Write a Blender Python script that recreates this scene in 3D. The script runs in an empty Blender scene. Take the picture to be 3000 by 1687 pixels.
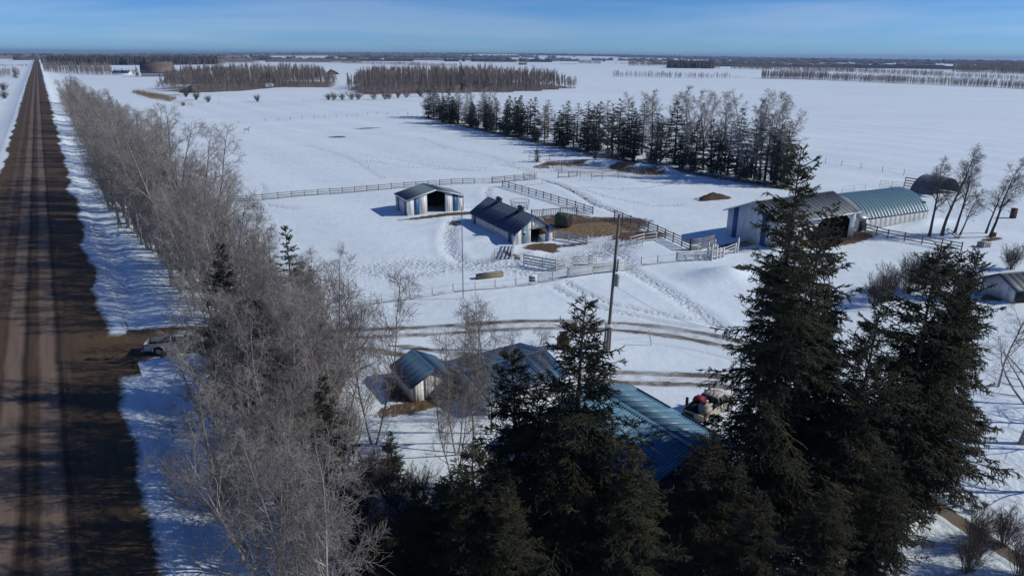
import bpy, math, random
import numpy as np
from math import sin, cos, pi, radians, atan2, hypot, ceil, exp, sqrt, degrees
from mathutils import Matrix, Vector

# ------------------------------------------------------------------ camera, sky, sun, exposure
sc = bpy.context.scene
CH, FPX, PITCH, ROLL = 26.0, 2005.0, radians(18.77), radians(0.38)
_rx = pi / 2 - PITCH
RX = np.array([[1, 0, 0], [0, cos(_rx), -sin(_rx)], [0, sin(_rx), cos(_rx)]])
RZ = np.array([[cos(ROLL), -sin(ROLL), 0], [sin(ROLL), cos(ROLL), 0], [0, 0, 1]])
CM = RX @ RZ
cam_d = bpy.data.cameras.new('camera'); cam = bpy.data.objects.new('camera', cam_d)
sc.collection.objects.link(cam); sc.camera = cam
cam_d.sensor_width = 36.0; cam_d.lens = 36.0 * FPX / 3000.0
cam_d.clip_start = 0.5; cam_d.clip_end = 60000
cam.matrix_world = Matrix.Translation((0, 0, CH)) @ Matrix([list(r) for r in CM]).to_4x4()

SUN_EL = radians(33)
world = bpy.data.worlds.new('World'); sc.world = world; world.use_nodes = True
wn = world.node_tree; wn.nodes.clear()
w_out = wn.nodes.new('ShaderNodeOutputWorld'); w_bg = wn.nodes.new('ShaderNodeBackground')
w_sky = wn.nodes.new('ShaderNodeTexSky'); w_sky.sky_type = 'NISHITA'; w_sky.sun_disc = False
w_sky.sun_elevation = SUN_EL; w_sky.sun_rotation = radians(90); w_sky.altitude = 3000
w_sky.air_density = 1.0; w_sky.dust_density = 0.0; w_sky.ozone_density = 8.0
w_tc = wn.nodes.new('ShaderNodeTexCoord')
w_map = wn.nodes.new('ShaderNodeMapping'); w_map.inputs['Scale'].default_value = (1.0, 1.0, 13)
w_map.inputs['Rotation'].default_value = (0.0, radians(1.5), 0)
w_no = wn.nodes.new('ShaderNodeTexNoise'); w_no.inputs['Scale'].default_value = 1.7
w_no.inputs['Detail'].default_value = 6; w_no.inputs['Roughness'].default_value = 0.55
w_no.inputs['Distortion'].default_value = 0.4
w_rmp = wn.nodes.new('ShaderNodeValToRGB')
w_rmp.color_ramp.elements[0].position = 0.48; w_rmp.color_ramp.elements[0].color = (0, 0, 0, 1)
w_rmp.color_ramp.elements[1].position = 0.64; w_rmp.color_ramp.elements[1].color = (0.6, 0.6, 0.6, 1)
w_mix = wn.nodes.new('ShaderNodeMix'); w_mix.data_type = 'RGBA'
w_hs = wn.nodes.new('ShaderNodeHueSaturation'); w_hs.inputs['Saturation'].default_value = 0.72; w_hs.inputs['Value'].default_value = 1.05
w_tint = wn.nodes.new('ShaderNodeMix'); w_tint.data_type = 'RGBA'; w_tint.blend_type = 'MULTIPLY'
w_tint.inputs[0].default_value = 1.0; w_tint.inputs[7].default_value = (0.58, 0.81, 1.05, 1)
L = wn.links.new
L(w_tc.outputs['Generated'], w_map.inputs['Vector']); L(w_map.outputs['Vector'], w_no.inputs['Vector'])
L(w_no.outputs['Fac'], w_rmp.inputs['Fac']); L(w_rmp.outputs['Color'], w_mix.inputs[0])
L(w_sky.outputs['Color'], w_tint.inputs[6]); L(w_tint.outputs[2], w_mix.inputs[6]); L(w_tint.outputs[2], w_hs.inputs['Color']); L(w_hs.outputs['Color'], w_mix.inputs[7])
L(w_mix.outputs[2], w_bg.inputs['Color']); L(w_bg.outputs['Background'], w_out.inputs['Surface'])
w_bg.inputs['Strength'].default_value = 0.092

sun_d = bpy.data.lights.new('sun', 'SUN'); sun = bpy.data.objects.new('sun', sun_d)
sc.collection.objects.link(sun)
sun_d.energy = 3.25; sun_d.angle = radians(0.53); sun_d.color = (1.0, 0.985, 0.89)
sun.rotation_euler = (0, pi / 2 - SUN_EL, 0); sun.location = (60, 0, 60)
sc.view_settings.view_transform = 'Standard'; sc.view_settings.look = 'None'
sc.view_settings.exposure = 0.0; sc.view_settings.gamma = 1.0; sc.view_settings.use_curve_mapping = False
sc.render.engine = 'CYCLES'
sc.cycles.use_denoising = True; sc.cycles.denoiser = 'OPENIMAGEDENOISE'
sc.cycles.use_adaptive_sampling = True; sc.cycles.adaptive_threshold = 0.02; sc.cycles.max_bounces = 4; sc.cycles.diffuse_bounces = 2; sc.cycles.glossy_bounces = 2
sc.cycles.transmission_bounces = 2; sc.cycles.volume_bounces = 0; sc.cycles.transparent_max_bounces = 4
sc.cycles.caustics_reflective = False; sc.cycles.caustics_refractive = False

# ------------------------------------------------------------------ helpers
C = sc.collection
def G(px, py, z=0.0):
    d = CM @ np.array([(px - 1500) / FPX, -(py - 843.5) / FPX, -1.0])
    t = (z - CH) / d[2]
    return np.array([t * d[0], t * d[1], z])
def PJ(x, y, z):
    q = CM.T @ np.array([x, y, z - CH]); return 1500 + FPX * q[0] / -q[2], 843.5 - FPX * q[1] / -q[2]
def height_for(x, y, row):
    lo, hi = 0.0, 60.0
    for _ in range(30):
        m = (lo + hi) / 2
        if PJ(x, y, m)[1] > row: lo = m
        else: hi = m
    return lo
RDA = radians(-33.4); RU = np.array([sin(RDA), cos(RDA)]); RN = np.array([cos(RDA), -sin(RDA)])
def RD(al, ac): return RU * al + RN * ac

def new_mesh(name, V, Fs, smooth=False):
    V = np.asarray(V, dtype=np.float32); me = bpy.data.meshes.new(name)
    me.vertices.add(len(V)); me.vertices.foreach_set('co', V.ravel())
    Fs = [np.asarray(f, dtype=np.int32) for f in Fs if len(f)]
    loops = np.concatenate([f.ravel() for f in Fs])
    tot = np.concatenate([np.full(len(f), f.shape[1], dtype=np.int32) for f in Fs])
    st = np.concatenate([[0], np.cumsum(tot)[:-1]]).astype(np.int32)
    me.loops.add(len(loops)); me.loops.foreach_set('vertex_index', loops)
    me.polygons.add(len(tot)); me.polygons.foreach_set('loop_start', st)
    if smooth: me.polygons.foreach_set('use_smooth', np.ones(len(tot), dtype=bool))
    me.update(calc_edges=True)
    return me

class MB:
    def __init__(s): s.V = []; s.F = {}; s.n = 0
    def add(s, V, *Fs):
        V = np.asarray(V, dtype=float)
        for F in Fs:
            F = np.asarray(F, dtype=int)
            if len(F): s.F.setdefault(F.shape[1], []).append(F + s.n)
        s.V.append(V); s.n += len(V); return s
    BF = [[0, 3, 2, 1], [4, 5, 6, 7], [0, 1, 5, 4], [1, 2, 6, 5], [2, 3, 7, 6], [3, 0, 4, 7]]
    def box(s, c, d, rz=0.0, R=None):
        x, y, z = [k / 2 for k in d]
        V = np.array([[-x, -y, -z], [x, -y, -z], [x, y, -z], [-x, y, -z], [-x, -y, z], [x, -y, z], [x, y, z], [-x, y, z]])
        if R is None and rz: R = np.array([[cos(rz), -sin(rz), 0], [sin(rz), cos(rz), 0], [0, 0, 1]])
        if R is not None: V = V @ np.asarray(R).T
        return s.add(V + np.asarray(c), s.BF)
    def hexa(s, V8): return s.add(V8, s.BF)
    def beam(s, p, q, w, h):
        p = np.asarray(p, float); q = np.asarray(q, float); d = q - p; Ld = np.linalg.norm(d); d = d / Ld
        up = np.array([0, 0, 1.0]) if abs(d[2]) < 0.95 else np.array([1.0, 0, 0])
        sd = np.cross(up, d); sd /= np.linalg.norm(sd); u2 = np.cross(d, sd)
        return s.box((p + q) / 2, (Ld, w, h), R=np.stack([d, sd, u2], axis=1))
    def cyl(s, p, q, r0, r1=None, n=8):
        r1 = r0 if r1 is None else r1
        V, F = tubes(np.array([[p, q]], float), np.array([[r0, r1]], float), n)
        s.add(V, F); s.add(V[:n], [list(range(n))[::-1]]); s.add(V[n:], [list(range(n))]); return s
    def prof(s, P, y0, y1):
        """closed x,z profile extruded along y"""
        n = len(P); V = [(x, y0, z) for x, z in P] + [(x, y1, z) for x, z in P]
        s.add(V, [[i, (i + 1) % n, n + (i + 1) % n, n + i] for i in range(n)])
        s.add(V[:n], [list(range(n))]); s.add(V[n:], [list(range(n))[::-1]]); return s
    def mesh(s, name, smooth=False):
        return new_mesh(name, np.concatenate(s.V), [np.concatenate(f) for f in s.F.values()], smooth)

def link(name, me, mat=None, parent=None, loc=(0, 0, 0), rz=0.0):
    o = bpy.data.objects.new(name, me); C.objects.link(o)
    if mat is not None and me is not None and not me.materials: me.materials.append(mat)
    o.location = loc; o.rotation_euler = (0, 0, rz)
    if parent is not None: o.parent = parent
    return o
def part(name, mb, mat, parent, smooth=False): return link(name, mb.mesh(name, smooth), mat, parent)
def tag(o, label, cat, group=None, kind=None):
    if label: o['label'] = label
    if cat: o['category'] = cat
    if group: o['group'] = group
    if kind: o['kind'] = kind
    return o
def thing(name, label, cat, loc=(0, 0, 0), rz=0.0, group=None):
    o = bpy.data.objects.new(name, None); C.objects.link(o); o.empty_display_size = 0.3
    o.location = loc; o.rotation_euler = (0, 0, rz)
    return tag(o, label, cat, group)

def tubes(P, R, m):
    """P (B,k,3) polylines, R (B,k) radii -> verts, quad faces"""
    B, k, _ = P.shape
    T = np.empty_like(P); T[:, 1:-1] = P[:, 2:] - P[:, :-2]; T[:, 0] = P[:, 1] - P[:, 0]; T[:, -1] = P[:, -1] - P[:, -2]
    T /= np.linalg.norm(T, axis=2, keepdims=True) + 1e-9
    up = np.where(np.abs(T[:, :1, 2:3]) < 0.9, np.array([0, 0, 1.0]), np.array([1.0, 0, 0])) * np.ones_like(T)
    A = np.cross(T, up); A /= np.linalg.norm(A, axis=2, keepdims=True) + 1e-9
    Bn = np.cross(T, A)
    an = np.arange(m) * 2 * pi / m
    V = P[:, :, None, :] + R[:, :, None, None] * (np.cos(an)[None, None, :, None] * A[:, :, None, :] + np.sin(an)[None, None, :, None] * Bn[:, :, None, :])
    idx = np.arange(B * k * m).reshape(B, k, m)
    a = idx[:, :-1]; b = idx[:, 1:]
    F = np.stack([a, np.roll(a, -1, 2), np.roll(b, -1, 2), b], axis=-1).reshape(-1, 4)
    return V.reshape(-1, 3), F

# ------------------------------------------------------------------ materials
def nmat(name):
    m = bpy.data.materials.new(name); m.use_nodes = True; nt = m.node_tree
    return m, nt, nt.nodes['Principled BSDF']
def noise(nt, vec, scale, detail=4, rough=0.55):
    n = nt.nodes.new('ShaderNodeTexNoise'); n.inputs['Scale'].default_value = scale
    n.inputs['Detail'].default_value = detail; n.inputs['Roughness'].default_value = rough
    if vec is not None: nt.links.new(vec, n.inputs['Vector'])
    return n.outputs['Fac']
def ramp(nt, fac, p0, p1, c0=0.0, c1=1.0):
    r = nt.nodes.new('ShaderNodeMapRange'); r.inputs['From Min'].default_value = p0; r.inputs['From Max'].default_value = p1
    r.inputs['To Min'].default_value = c0; r.inputs['To Max'].default_value = c1; r.clamp = True
    nt.links.new(fac, r.inputs['Value']); return r.outputs['Result']
def mathn(nt, op, a, b=None):
    n = nt.nodes.new('ShaderNodeMath'); n.operation = op
    for i, v in enumerate((a, b)):
        if v is None: continue
        if isinstance(v, (int, float)): n.inputs[i].default_value = v
        else: nt.links.new(v, n.inputs[i])
    return n.outputs[0]
def mixc(nt, fac, a, b):
    n = nt.nodes.new('ShaderNodeMix'); n.data_type = 'RGBA'
    for s, v in ((0, fac), (6, a), (7, b)):
        if isinstance(v, (int, float)): n.inputs[s].default_value = v
        elif isinstance(v, tuple): n.inputs[s].default_value = (*v, 1)
        else: nt.links.new(v, n.inputs[s])
    return n.outputs[2]
def bump(nt, h, strength, dist=0.05, normal=None):
    b = nt.nodes.new('ShaderNodeBump'); b.inputs['Distance'].default_value = dist
    if isinstance(strength, (int, float)): b.inputs['Strength'].default_value = strength
    else: nt.links.new(strength, b.inputs['Strength'])
    nt.links.new(h, b.inputs['Height'])
    if normal is not None: nt.links.new(normal, b.inputs['Normal'])
    return b.outputs['Normal']
MATS = {}
def mat(name, c1, c2=None, scale=3.0, rough=0.7, bmp=0.0, bscale=None, metal=0.0, rand=0.0, spec=0.3, world_co=False):
    if name in MATS: return MATS[name]
    m, nt, p = nmat(name)
    tc = nt.nodes.new('ShaderNodeTexCoord'); vec = tc.outputs['Object']
    if world_co: vec = nt.nodes.new('ShaderNodeNewGeometry').outputs['Position']
    f = ramp(nt, noise(nt, vec, scale, 5, 0.6), 0.32, 0.68)
    col = mixc(nt, f, c1, c2 or tuple(k * 0.75 for k in c1))
    if rand:
        oi = nt.nodes.new('ShaderNodeObjectInfo')
        hs = nt.nodes.new('ShaderNodeHueSaturation')
        nt.links.new(ramp(nt, oi.outputs['Random'], 0, 1, 1 - rand, 1 + rand), hs.inputs['Value'])
        nt.links.new(col, hs.inputs['Color']); col = hs.outputs['Color']
    nt.links.new(col, p.inputs['Base Color'])
    p.inputs['Roughness'].default_value = rough; p.inputs['Metallic'].default_value = metal
    p.inputs['Specular IOR Level'].default_value = spec
    if bmp: nt.links.new(bump(nt, noise(nt, vec, bscale or scale * 4, 4), bmp, 0.03), p.inputs['Normal'])
    MATS[name] = m; return m

SNOW_A = (0.83, 0.90, 0.955); SNOW_B = (0.73, 0.815, 0.89)
def snow_colour(nt, pos):
    mp = nt.nodes.new('ShaderNodeMapping'); mp.inputs['Scale'].default_value = (0.35, 1.0, 1.0); mp.inputs['Rotation'].default_value = (0, 0, 0.35); nt.links.new(pos, mp.inputs['Vector'])
    big = ramp(nt, mathn(nt, 'ADD', mathn(nt, 'MULTIPLY', noise(nt, mp.outputs['Vector'], 0.03, 5, 0.6), 0.55), mathn(nt, 'MULTIPLY', noise(nt, mp.outputs['Vector'], 0.22, 5, 0.65), 0.45)), 0.36, 0.64)
    return mixc(nt, big, SNOW_A, SNOW_B)
def snow_relief(nt, pos, trod):
    h1 = noise(nt, pos, 0.45, 5, 0.6)
    sc_ = nt.nodes.new('ShaderNodeMapping'); sc_.inputs['Scale'].default_value = (0.35, 1.0, 1); sc_.inputs['Rotation'].default_value = (0, 0, 0.5)
    nt.links.new(pos, sc_.inputs['Vector'])
    h2 = noise(nt, sc_.outputs['Vector'], 0.9, 5, 0.62)
    n1 = bump(nt, h1, 0.30, 0.5); n2 = bump(nt, h2, 0.22, 0.30, n1)
    vor = nt.nodes.new('ShaderNodeTexVoronoi'); vor.inputs['Scale'].default_value = 1.9; nt.links.new(pos, vor.inputs['Vector'])
    h3 = mathn(nt, 'ADD', vor.outputs['Distance'], noise(nt, pos, 4.0, 4, 0.7))
    return bump(nt, h3, trod, 0.42, n2)

def ground_material():
    m, nt, p = nmat('snow_ground')
    pos = nt.nodes.new('ShaderNodeNewGeometry').outputs['Position']
    at = nt.nodes.new('ShaderNodeAttribute'); at.attribute_name = 'zones'
    sep = nt.nodes.new('ShaderNodeSeparateColor'); nt.links.new(at.outputs['Color'], sep.inputs[0])
    trod, dirt, hay, ice = sep.outputs[0], sep.outputs[1], sep.outputs[2], at.outputs['Alpha']
    col = snow_colour(nt, pos)
    nz = noise(nt, pos, 1.1, 6, 0.7); nf = noise(nt, pos, 5.0, 4, 0.7)
    grit = mathn(nt, 'ADD', mathn(nt, 'MULTIPLY', nz, 0.6), mathn(nt, 'MULTIPLY', nf, 0.4))
    # trodden snow is a little greyer
    col = mixc(nt, mathn(nt, 'MULTIPLY', trod, ramp(nt, grit, 0.42, 0.62, 0.0, 0.35)), col, (0.55, 0.57, 0.60))
    icec = mixc(nt, ramp(nt, noise(nt, pos, 0.25, 4, 0.6), 0.35, 0.65), (0.42, 0.44, 0.46), (0.70, 0.73, 0.77))
    col = mixc(nt, ice, col, icec)
    dm = ramp(nt, mathn(nt, 'ADD', dirt, mathn(nt, 'MULTIPLY', mathn(nt, 'SUBTRACT', grit, 0.5), 1.7)), 0.42, 0.58)
    mud = mixc(nt, ramp(nt, nf, 0.3, 0.7), (0.075, 0.045, 0.028), (0.17, 0.105, 0.062))
    col = mixc(nt, dm, col, mud)
    hm = ramp(nt, mathn(nt, 'ADD', hay, mathn(nt, 'MULTIPLY', mathn(nt, 'SUBTRACT', grit, 0.5), 1.4)), 0.42, 0.6)
    hc = mixc(nt, ramp(nt, nz, 0.35, 0.65), (0.30, 0.22, 0.10), (0.15, 0.095, 0.05))
    col = mixc(nt, hm, col, hc)
    nt.links.new(col, p.inputs['Base Color'])
    p.inputs['Roughness'].default_value = 0.65; p.inputs['Specular IOR Level'].default_value = 0.25
    nt.links.new(snow_relief(nt, pos, mathn(nt, 'ADD', mathn(nt, 'MULTIPLY', trod, 0.75), mathn(nt, 'MULTIPLY', dm, 0.4))), p.inputs['Normal'])
    return m

def road_material():
    m, nt, p = nmat('gravel_road')
    pos = nt.nodes.new('ShaderNodeNewGeometry').outputs['Position']
    uv = nt.nodes.new('ShaderNodeUVMap'); uv.uv_map = 'lane'
    sx = nt.nodes.new('ShaderNodeSeparateXYZ'); nt.links.new(uv.outputs['UV'], sx.inputs[0])
    a = sx.outputs[0]
    mp = nt.nodes.new('ShaderNodeMapping'); mp.inputs['Scale'].default_value = (1.0, 0.05, 1); nt.links.new(uv.outputs['UV'], mp.inputs['Vector'])
    streak = noise(nt, mp.outputs['Vector'], 2.2, 5, 0.65)
    fine = noise(nt, pos, 9.0, 4, 0.75); big = noise(nt, pos, 0.12, 4, 0.6); edge = noise(nt, pos, 0.30, 7, 0.72)
    wob = mathn(nt, 'ADD', a, mathn(nt, 'MULTIPLY', mathn(nt, 'SUBTRACT', big, 0.5), 0.7))
    base = mixc(nt, ramp(nt, streak, 0.3, 0.7), (0.058, 0.037, 0.024), (0.108, 0.072, 0.047))
    def band(c, w):
        d = mathn(nt, 'ABSOLUTE', mathn(nt, 'SUBTRACT', wob, c)); return ramp(nt, d, w * 0.55, w, 1.0, 0.0)
    tr = mathn(nt, 'MAXIMUM', mathn(nt, 'MAXIMUM', band(-6.35, 0.75), band(-3.9, 0.75)), mathn(nt, 'MULTIPLY', band(-8.6, 0.5), 0.4))
    col = mixc(nt, mathn(nt, 'MULTIPLY', tr, ramp(nt, streak, 0.2, 0.6, 0.55, 1.0)), base, (0.195, 0.142, 0.108))
    dk = mathn(nt, 'MAXIMUM', band(-5.42, 0.22), band(-2.98, 0.22))
    col = mixc(nt, mathn(nt, 'MULTIPLY', dk, 0.75), col, (0.030, 0.023, 0.019))
    sh = mathn(nt, 'MAXIMUM', ramp(nt, a, -2.6, 0.0, 0.0, 1.0), ramp(nt, a, -10.2, -8.6, 1.0, 0.0))
    gcol = mixc(nt, ramp(nt, edge, 0.35, 0.65), (0.155, 0.105, 0.045), (0.075, 0.050, 0.030))
    col = mixc(nt, mathn(nt, 'MULTIPLY', sh, ramp(nt, edge, 0.38, 0.58, 0.0, 0.9)), col, gcol)
    col = mixc(nt, ramp(nt, fine, 0.55, 0.75, 0.0, 0.35), col, (0.03, 0.024, 0.02))
    slow = noise(nt, pos, 0.07, 3, 0.5); crumb = noise(nt, pos, 1.8, 5, 0.7)
    jit = mathn(nt, 'ADD', mathn(nt, 'MULTIPLY', mathn(nt, 'SUBTRACT', slow, 0.5), 4.0), mathn(nt, 'MULTIPLY', mathn(nt, 'SUBTRACT', crumb, 0.5), 1.3))
    o1 = ramp(nt, mathn(nt, 'ADD', a, jit), 0.75, 1.35)
    ent = ramp(nt, mathn(nt, 'ABSOLUTE', mathn(nt, 'SUBTRACT', mathn(nt, 'SUBTRACT', sx.outputs[1], 97.0), mathn(nt, 'MULTIPLY', jit, 1.5))), 5.0, 6.5)
    o1 = mathn(nt, 'MULTIPLY', o1, ent)
    o2 = ramp(nt, mathn(nt, 'ADD', a, jit), -11.7, -11.2, 1.0, 0.0)
    sn = mathn(nt, 'MAXIMUM', o1, o2)
    col = mixc(nt, sn, col, snow_colour(nt, pos))
    nt.links.new(col, p.inputs['Base Color']); p.inputs['Roughness'].default_value = 0.85
    p.inputs['Specular IOR Level'].default_value = 0.2
    nt.links.new(bump(nt, mathn(nt, 'ADD', fine, streak), 0.35, 0.08), p.inputs['Normal'])
    return m

def drive_material():
    m, nt, p = nmat('driveway_ruts')
    pos = nt.nodes.new('ShaderNodeNewGeometry').outputs['Position']
    uv = nt.nodes.new('ShaderNodeUVMap'); uv.uv_map = 'lane'
    sx = nt.nodes.new('ShaderNodeSeparateXYZ'); nt.links.new(uv.outputs['UV'], sx.inputs[0])
    a = sx.outputs[0]; v = sx.outputs[1]
    edge = noise(nt, pos, 0.9, 6, 0.7); big = noise(nt, pos, 0.10, 3, 0.6); fine = noise(nt, pos, 6.0, 4, 0.7)
    wob = mathn(nt, 'ADD', a, mathn(nt, 'MULTIPLY', mathn(nt, 'SUBTRACT', edge, 0.5), 0.5))
    ab = mathn(nt, 'ABSOLUTE', wob)
    wid = mathn(nt, 'MULTIPLY', mathn(nt, 'SUBTRACT', noise(nt, pos, 0.22, 3, 0.6), 0.5), 0.9)
    d = mathn(nt, 'ADD', mathn(nt, 'ABSOLUTE', mathn(nt, 'SUBTRACT', ab, 0.98)), wid)
    rut = ramp(nt, mathn(nt, 'ADD', d, mathn(nt, 'MULTIPLY', mathn(nt, 'SUBTRACT', edge, 0.5), 0.9)), 0.34, 0.50, 1.0, 0.0)
    # near the road the whole lane is bare
    bare = ramp(nt, mathn(nt, 'ADD', v, mathn(nt, 'MULTIPLY', edge, 9.0)), 20.0, 34.0, 1.0, 0.0)
    lim = ramp(nt, v, 8.0, 26.0, 6.5, 3.4)
    bare = mathn(nt, 'MULTIPLY', bare, ramp(nt, mathn(nt, 'SUBTRACT', mathn(nt, 'ADD', ab, mathn(nt, 'MULTIPLY', edge, 2.2)), lim), 0.0, 0.35, 1.0, 0.0))
    msk = mathn(nt, 'MAXIMUM', mathn(nt, 'MULTIPLY', rut, ramp(nt, noise(nt, pos, 0.35, 4, 0.65), 0.36, 0.58, 0.35, 1.0)), bare)
    dirt = mixc(nt, ramp(nt, fine, 0.3, 0.7), (0.085, 0.068, 0.056), (0.20, 0.165, 0.14))
    dirt = mixc(nt, ramp(nt, v, 10.0, 30.0, 1.0, 0.0), dirt, mixc(nt, ramp(nt, fine, 0.3, 0.7), (0.066, 0.043, 0.028), (0.125, 0.084, 0.056)))
    slush = mixc(nt, ramp(nt, edge, 0.4, 0.65), snow_colour(nt, pos), (0.52, 0.50, 0.49))
    mid = ramp(nt, ab, 1.3, 1.9, 1.0, 0.0)
    col = mixc(nt, mid, snow_colour(nt, pos), slush)
    col = mixc(nt, msk, col, dirt)
    nt.links.new(col, p.inputs['Base Color']); p.inputs['Roughness'].default_value = 0.8
    p.inputs['Specular IOR Level'].default_value = 0.2
    nt.links.new(bump(nt, mathn(nt, 'ADD', edge, fine), 0.5, 0.10), p.inputs['Normal'])
    return m
def path_material():
    m, nt, p = nmat('paved_path')
    pos = nt.nodes.new('ShaderNodeNewGeometry').outputs['Position']
    uv = nt.nodes.new('ShaderNodeUVMap'); uv.uv_map = 'lane'
    sx = nt.nodes.new('ShaderNodeSeparateXYZ'); nt.links.new(uv.outputs['UV'], sx.inputs[0])
    edge = noise(nt, pos, 1.6, 5, 0.7); fine = noise(nt, pos, 7.0, 4, 0.7)
    d = mathn(nt, 'ADD', mathn(nt, 'ABSOLUTE', sx.outputs[0]), mathn(nt, 'MULTIPLY', mathn(nt, 'SUBTRACT', edge, 0.5), 0.5))
    col = mixc(nt, ramp(nt, fine, 0.3, 0.7), (0.12, 0.092, 0.07), (0.19, 0.145, 0.11))
    col = mixc(nt, ramp(nt, d, 0.58, 0.68), col, snow_colour(nt, pos))
    nt.links.new(col, p.inputs['Base Color']); p.inputs['Roughness'].default_value = 0.85
    nt.links.new(bump(nt, fine, 0.3, 0.04), p.inputs['Normal'])
    return m

M_GROUND, M_ROAD, M_DRIVE, M_PATH = ground_material(), road_material(), drive_material(), path_material()
M_WHITE = mat('white_steel', (0.80, 0.79, 0.76), (0.70, 0.69, 0.67), 0.7, 0.45, rand=0.03)
M_BLUEP = mat('blue_steel_panel', (0.055, 0.135, 0.30), (0.045, 0.11, 0.25), 0.8, 0.45, rand=0.03)
M_ROOFN = mat('navy_roof', (0.050, 0.078, 0.150), (0.040, 0.062, 0.120), 1.0, 0.42, rand=0.05)
M_ROOFB = mat('blue_roof', (0.080, 0.165, 0.27), (0.065, 0.14, 0.235), 1.0, 0.42, rand=0.05)
M_ROOFL = mat('light_blue_roof', (0.15, 0.285, 0.39), (0.115, 0.23, 0.335), 1.0, 0.40, rand=0.05)
M_ROOFS = mat('slate_blue_roof', (0.15, 0.20, 0.25), (0.125, 0.175, 0.225), 0.9, 0.45, rand=0.05)
M_ROOFG = mat('grey_roof', (0.29, 0.31, 0.30), (0.25, 0.27, 0.265), 0.8, 0.5, rand=0.04)
M_TEAL = mat('teal_roof', (0.15, 0.255, 0.295), (0.12, 0.22, 0.265), 0.9, 0.33, rand=0.05)
M_TRIM = mat('white_trim', (0.80, 0.80, 0.80), None, 1.2, 0.5)
M_BTRIM = mat('blue_trim', (0.04, 0.07, 0.15), None, 1.2, 0.5)
M_FENCE = mat('weathered_fence', (0.38, 0.365, 0.35), (0.25, 0.24, 0.23), 2.5, 0.85, 0.3, 14, rand=0.25)
M_FENCEW = mat('whitewashed_board', (0.66, 0.65, 0.64), (0.44, 0.43, 0.42), 1.8, 0.8, 0.2, 12, rand=0.15)
M_POST = mat('fence_post_wood', (0.115, 0.095, 0.08), (0.07, 0.06, 0.05), 3, 0.9, 0.3, 14, rand=0.3)
M_POLE = mat('utility_pole_wood', (0.20, 0.19, 0.17), (0.13, 0.12, 0.105), 1.2, 0.85, 0.3, 10)
M_PIPE = mat('pipe_steel', (0.12, 0.115, 0.115), (0.085, 0.075, 0.07), 3, 0.5, metal=0.3, rand=0.15)
M_WIRE = mat('wire', (0.16, 0.16, 0.16), None, 3, 0.5, metal=0.4)
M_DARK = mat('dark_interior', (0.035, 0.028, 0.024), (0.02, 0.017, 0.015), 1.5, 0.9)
M_WOODR = mat('red_brown_wood', (0.13, 0.055, 0.04), (0.09, 0.04, 0.03), 2, 0.8)
M_WOOD = mat('bare_wood', (0.30, 0.235, 0.17), (0.22, 0.17, 0.12), 2, 0.8, 0.2)
M_GALV = mat('galvanised', (0.34, 0.37, 0.39), (0.27, 0.30, 0.32), 2, 0.45, metal=0.35)
M_GLASS = mat('window_glass', (0.03, 0.04, 0.055), (0.02, 0.028, 0.04), 1, 0.08, spec=0.6)
M_BARK = mat('grey_bark', (0.38, 0.335, 0.295), (0.20, 0.172, 0.15), 2.2, 0.9, 0.35, 9, rand=0.40)
M_TWIG = mat('bare_twigs', (0.32, 0.285, 0.265), (0.21, 0.185, 0.172), 0.7, 0.85, rand=0.38)
M_ABARK = mat('aspen_bark', (0.38, 0.345, 0.31), (0.24, 0.21, 0.19), 1.0, 0.9, rand=0.2)
M_ATWIG = mat('aspen_twigs', (0.26, 0.215, 0.20), (0.185, 0.155, 0.148), 0.35, 0.9, rand=0.25)
M_DBARK = mat('dark_bark', (0.105, 0.088, 0.078), (0.06, 0.05, 0.045), 2.2, 0.9, 0.35, 9, rand=0.2)
M_DTWIG = mat('dark_twigs', (0.105, 0.085, 0.078), (0.075, 0.06, 0.055), 0.7, 0.9, rand=0.2)
M_WILLOW = mat('willow_stems', (0.23, 0.135, 0.10), (0.16, 0.10, 0.085), 0.8, 0.9, rand=0.25)
M_SBARK = mat('spruce_bark', (0.085, 0.066, 0.052), (0.05, 0.04, 0.033), 3, 0.95, 0.3, 10)
M_SPRUCE = mat('spruce_needles', (0.058, 0.066, 0.036), (0.036, 0.046, 0.028), 0.9, 0.75, rand=0.22)
M_SPRUCEO = mat('spruce_needles_olive', (0.062, 0.054, 0.026), (0.026, 0.032, 0.019), 0.55, 0.8, rand=0.42)
M_PINE = mat('pine_needles', (0.085, 0.09, 0.065), (0.095, 0.08, 0.062), 0.6, 0.8, rand=0.25)
M_FARW = mat('far_bare_wood', (0.235, 0.20, 0.19), (0.165, 0.142, 0.138), 0.02, 0.95, world_co=True)
M_FARC = mat('far_conifer_wood', (0.050, 0.056, 0.050), (0.070, 0.068, 0.066), 0.02, 0.95, world_co=True)
M_GRASS = mat('dry_grass', (0.25, 0.17, 0.075), (0.15, 0.10, 0.055), 0.8, 0.95, world_co=True)

# ------------------------------------------------------------------ ground
rng0 = np.random.default_rng(7)
def seg_dist(X, Y, pts):
    """distance and (arc position) from a polyline"""
    best = np.full(X.shape, 1e9); arc = np.zeros(X.shape); s0 = 0.0
    for (x0, y0), (x1, y1) in zip(pts[:-1], pts[1:]):
        dx, dy = x1 - x0, y1 - y0; LL = dx * dx + dy * dy
        t = np.clip(((X - x0) * dx + (Y - y0) * dy) / LL, 0, 1)
        d = np.hypot(X - x0 - t * dx, Y - y0 - t * dy)
        arc = np.where(d < best, s0 + t * sqrt(LL), arc); best = np.minimum(best, d); s0 += sqrt(LL)
    return best, arc
def in_poly(X, Y, pts):
    ins = np.zeros(X.shape, bool); n = len(pts); j = n - 1
    for i in range(n):
        xi, yi = pts[i]; xj, yj = pts[j]
        c = ((yi > Y) != (yj > Y)) & (X < (xj - xi) * (Y - yi) / (yj - yi + 1e-12) + xi); ins ^= c; j = i
    return ins
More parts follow.
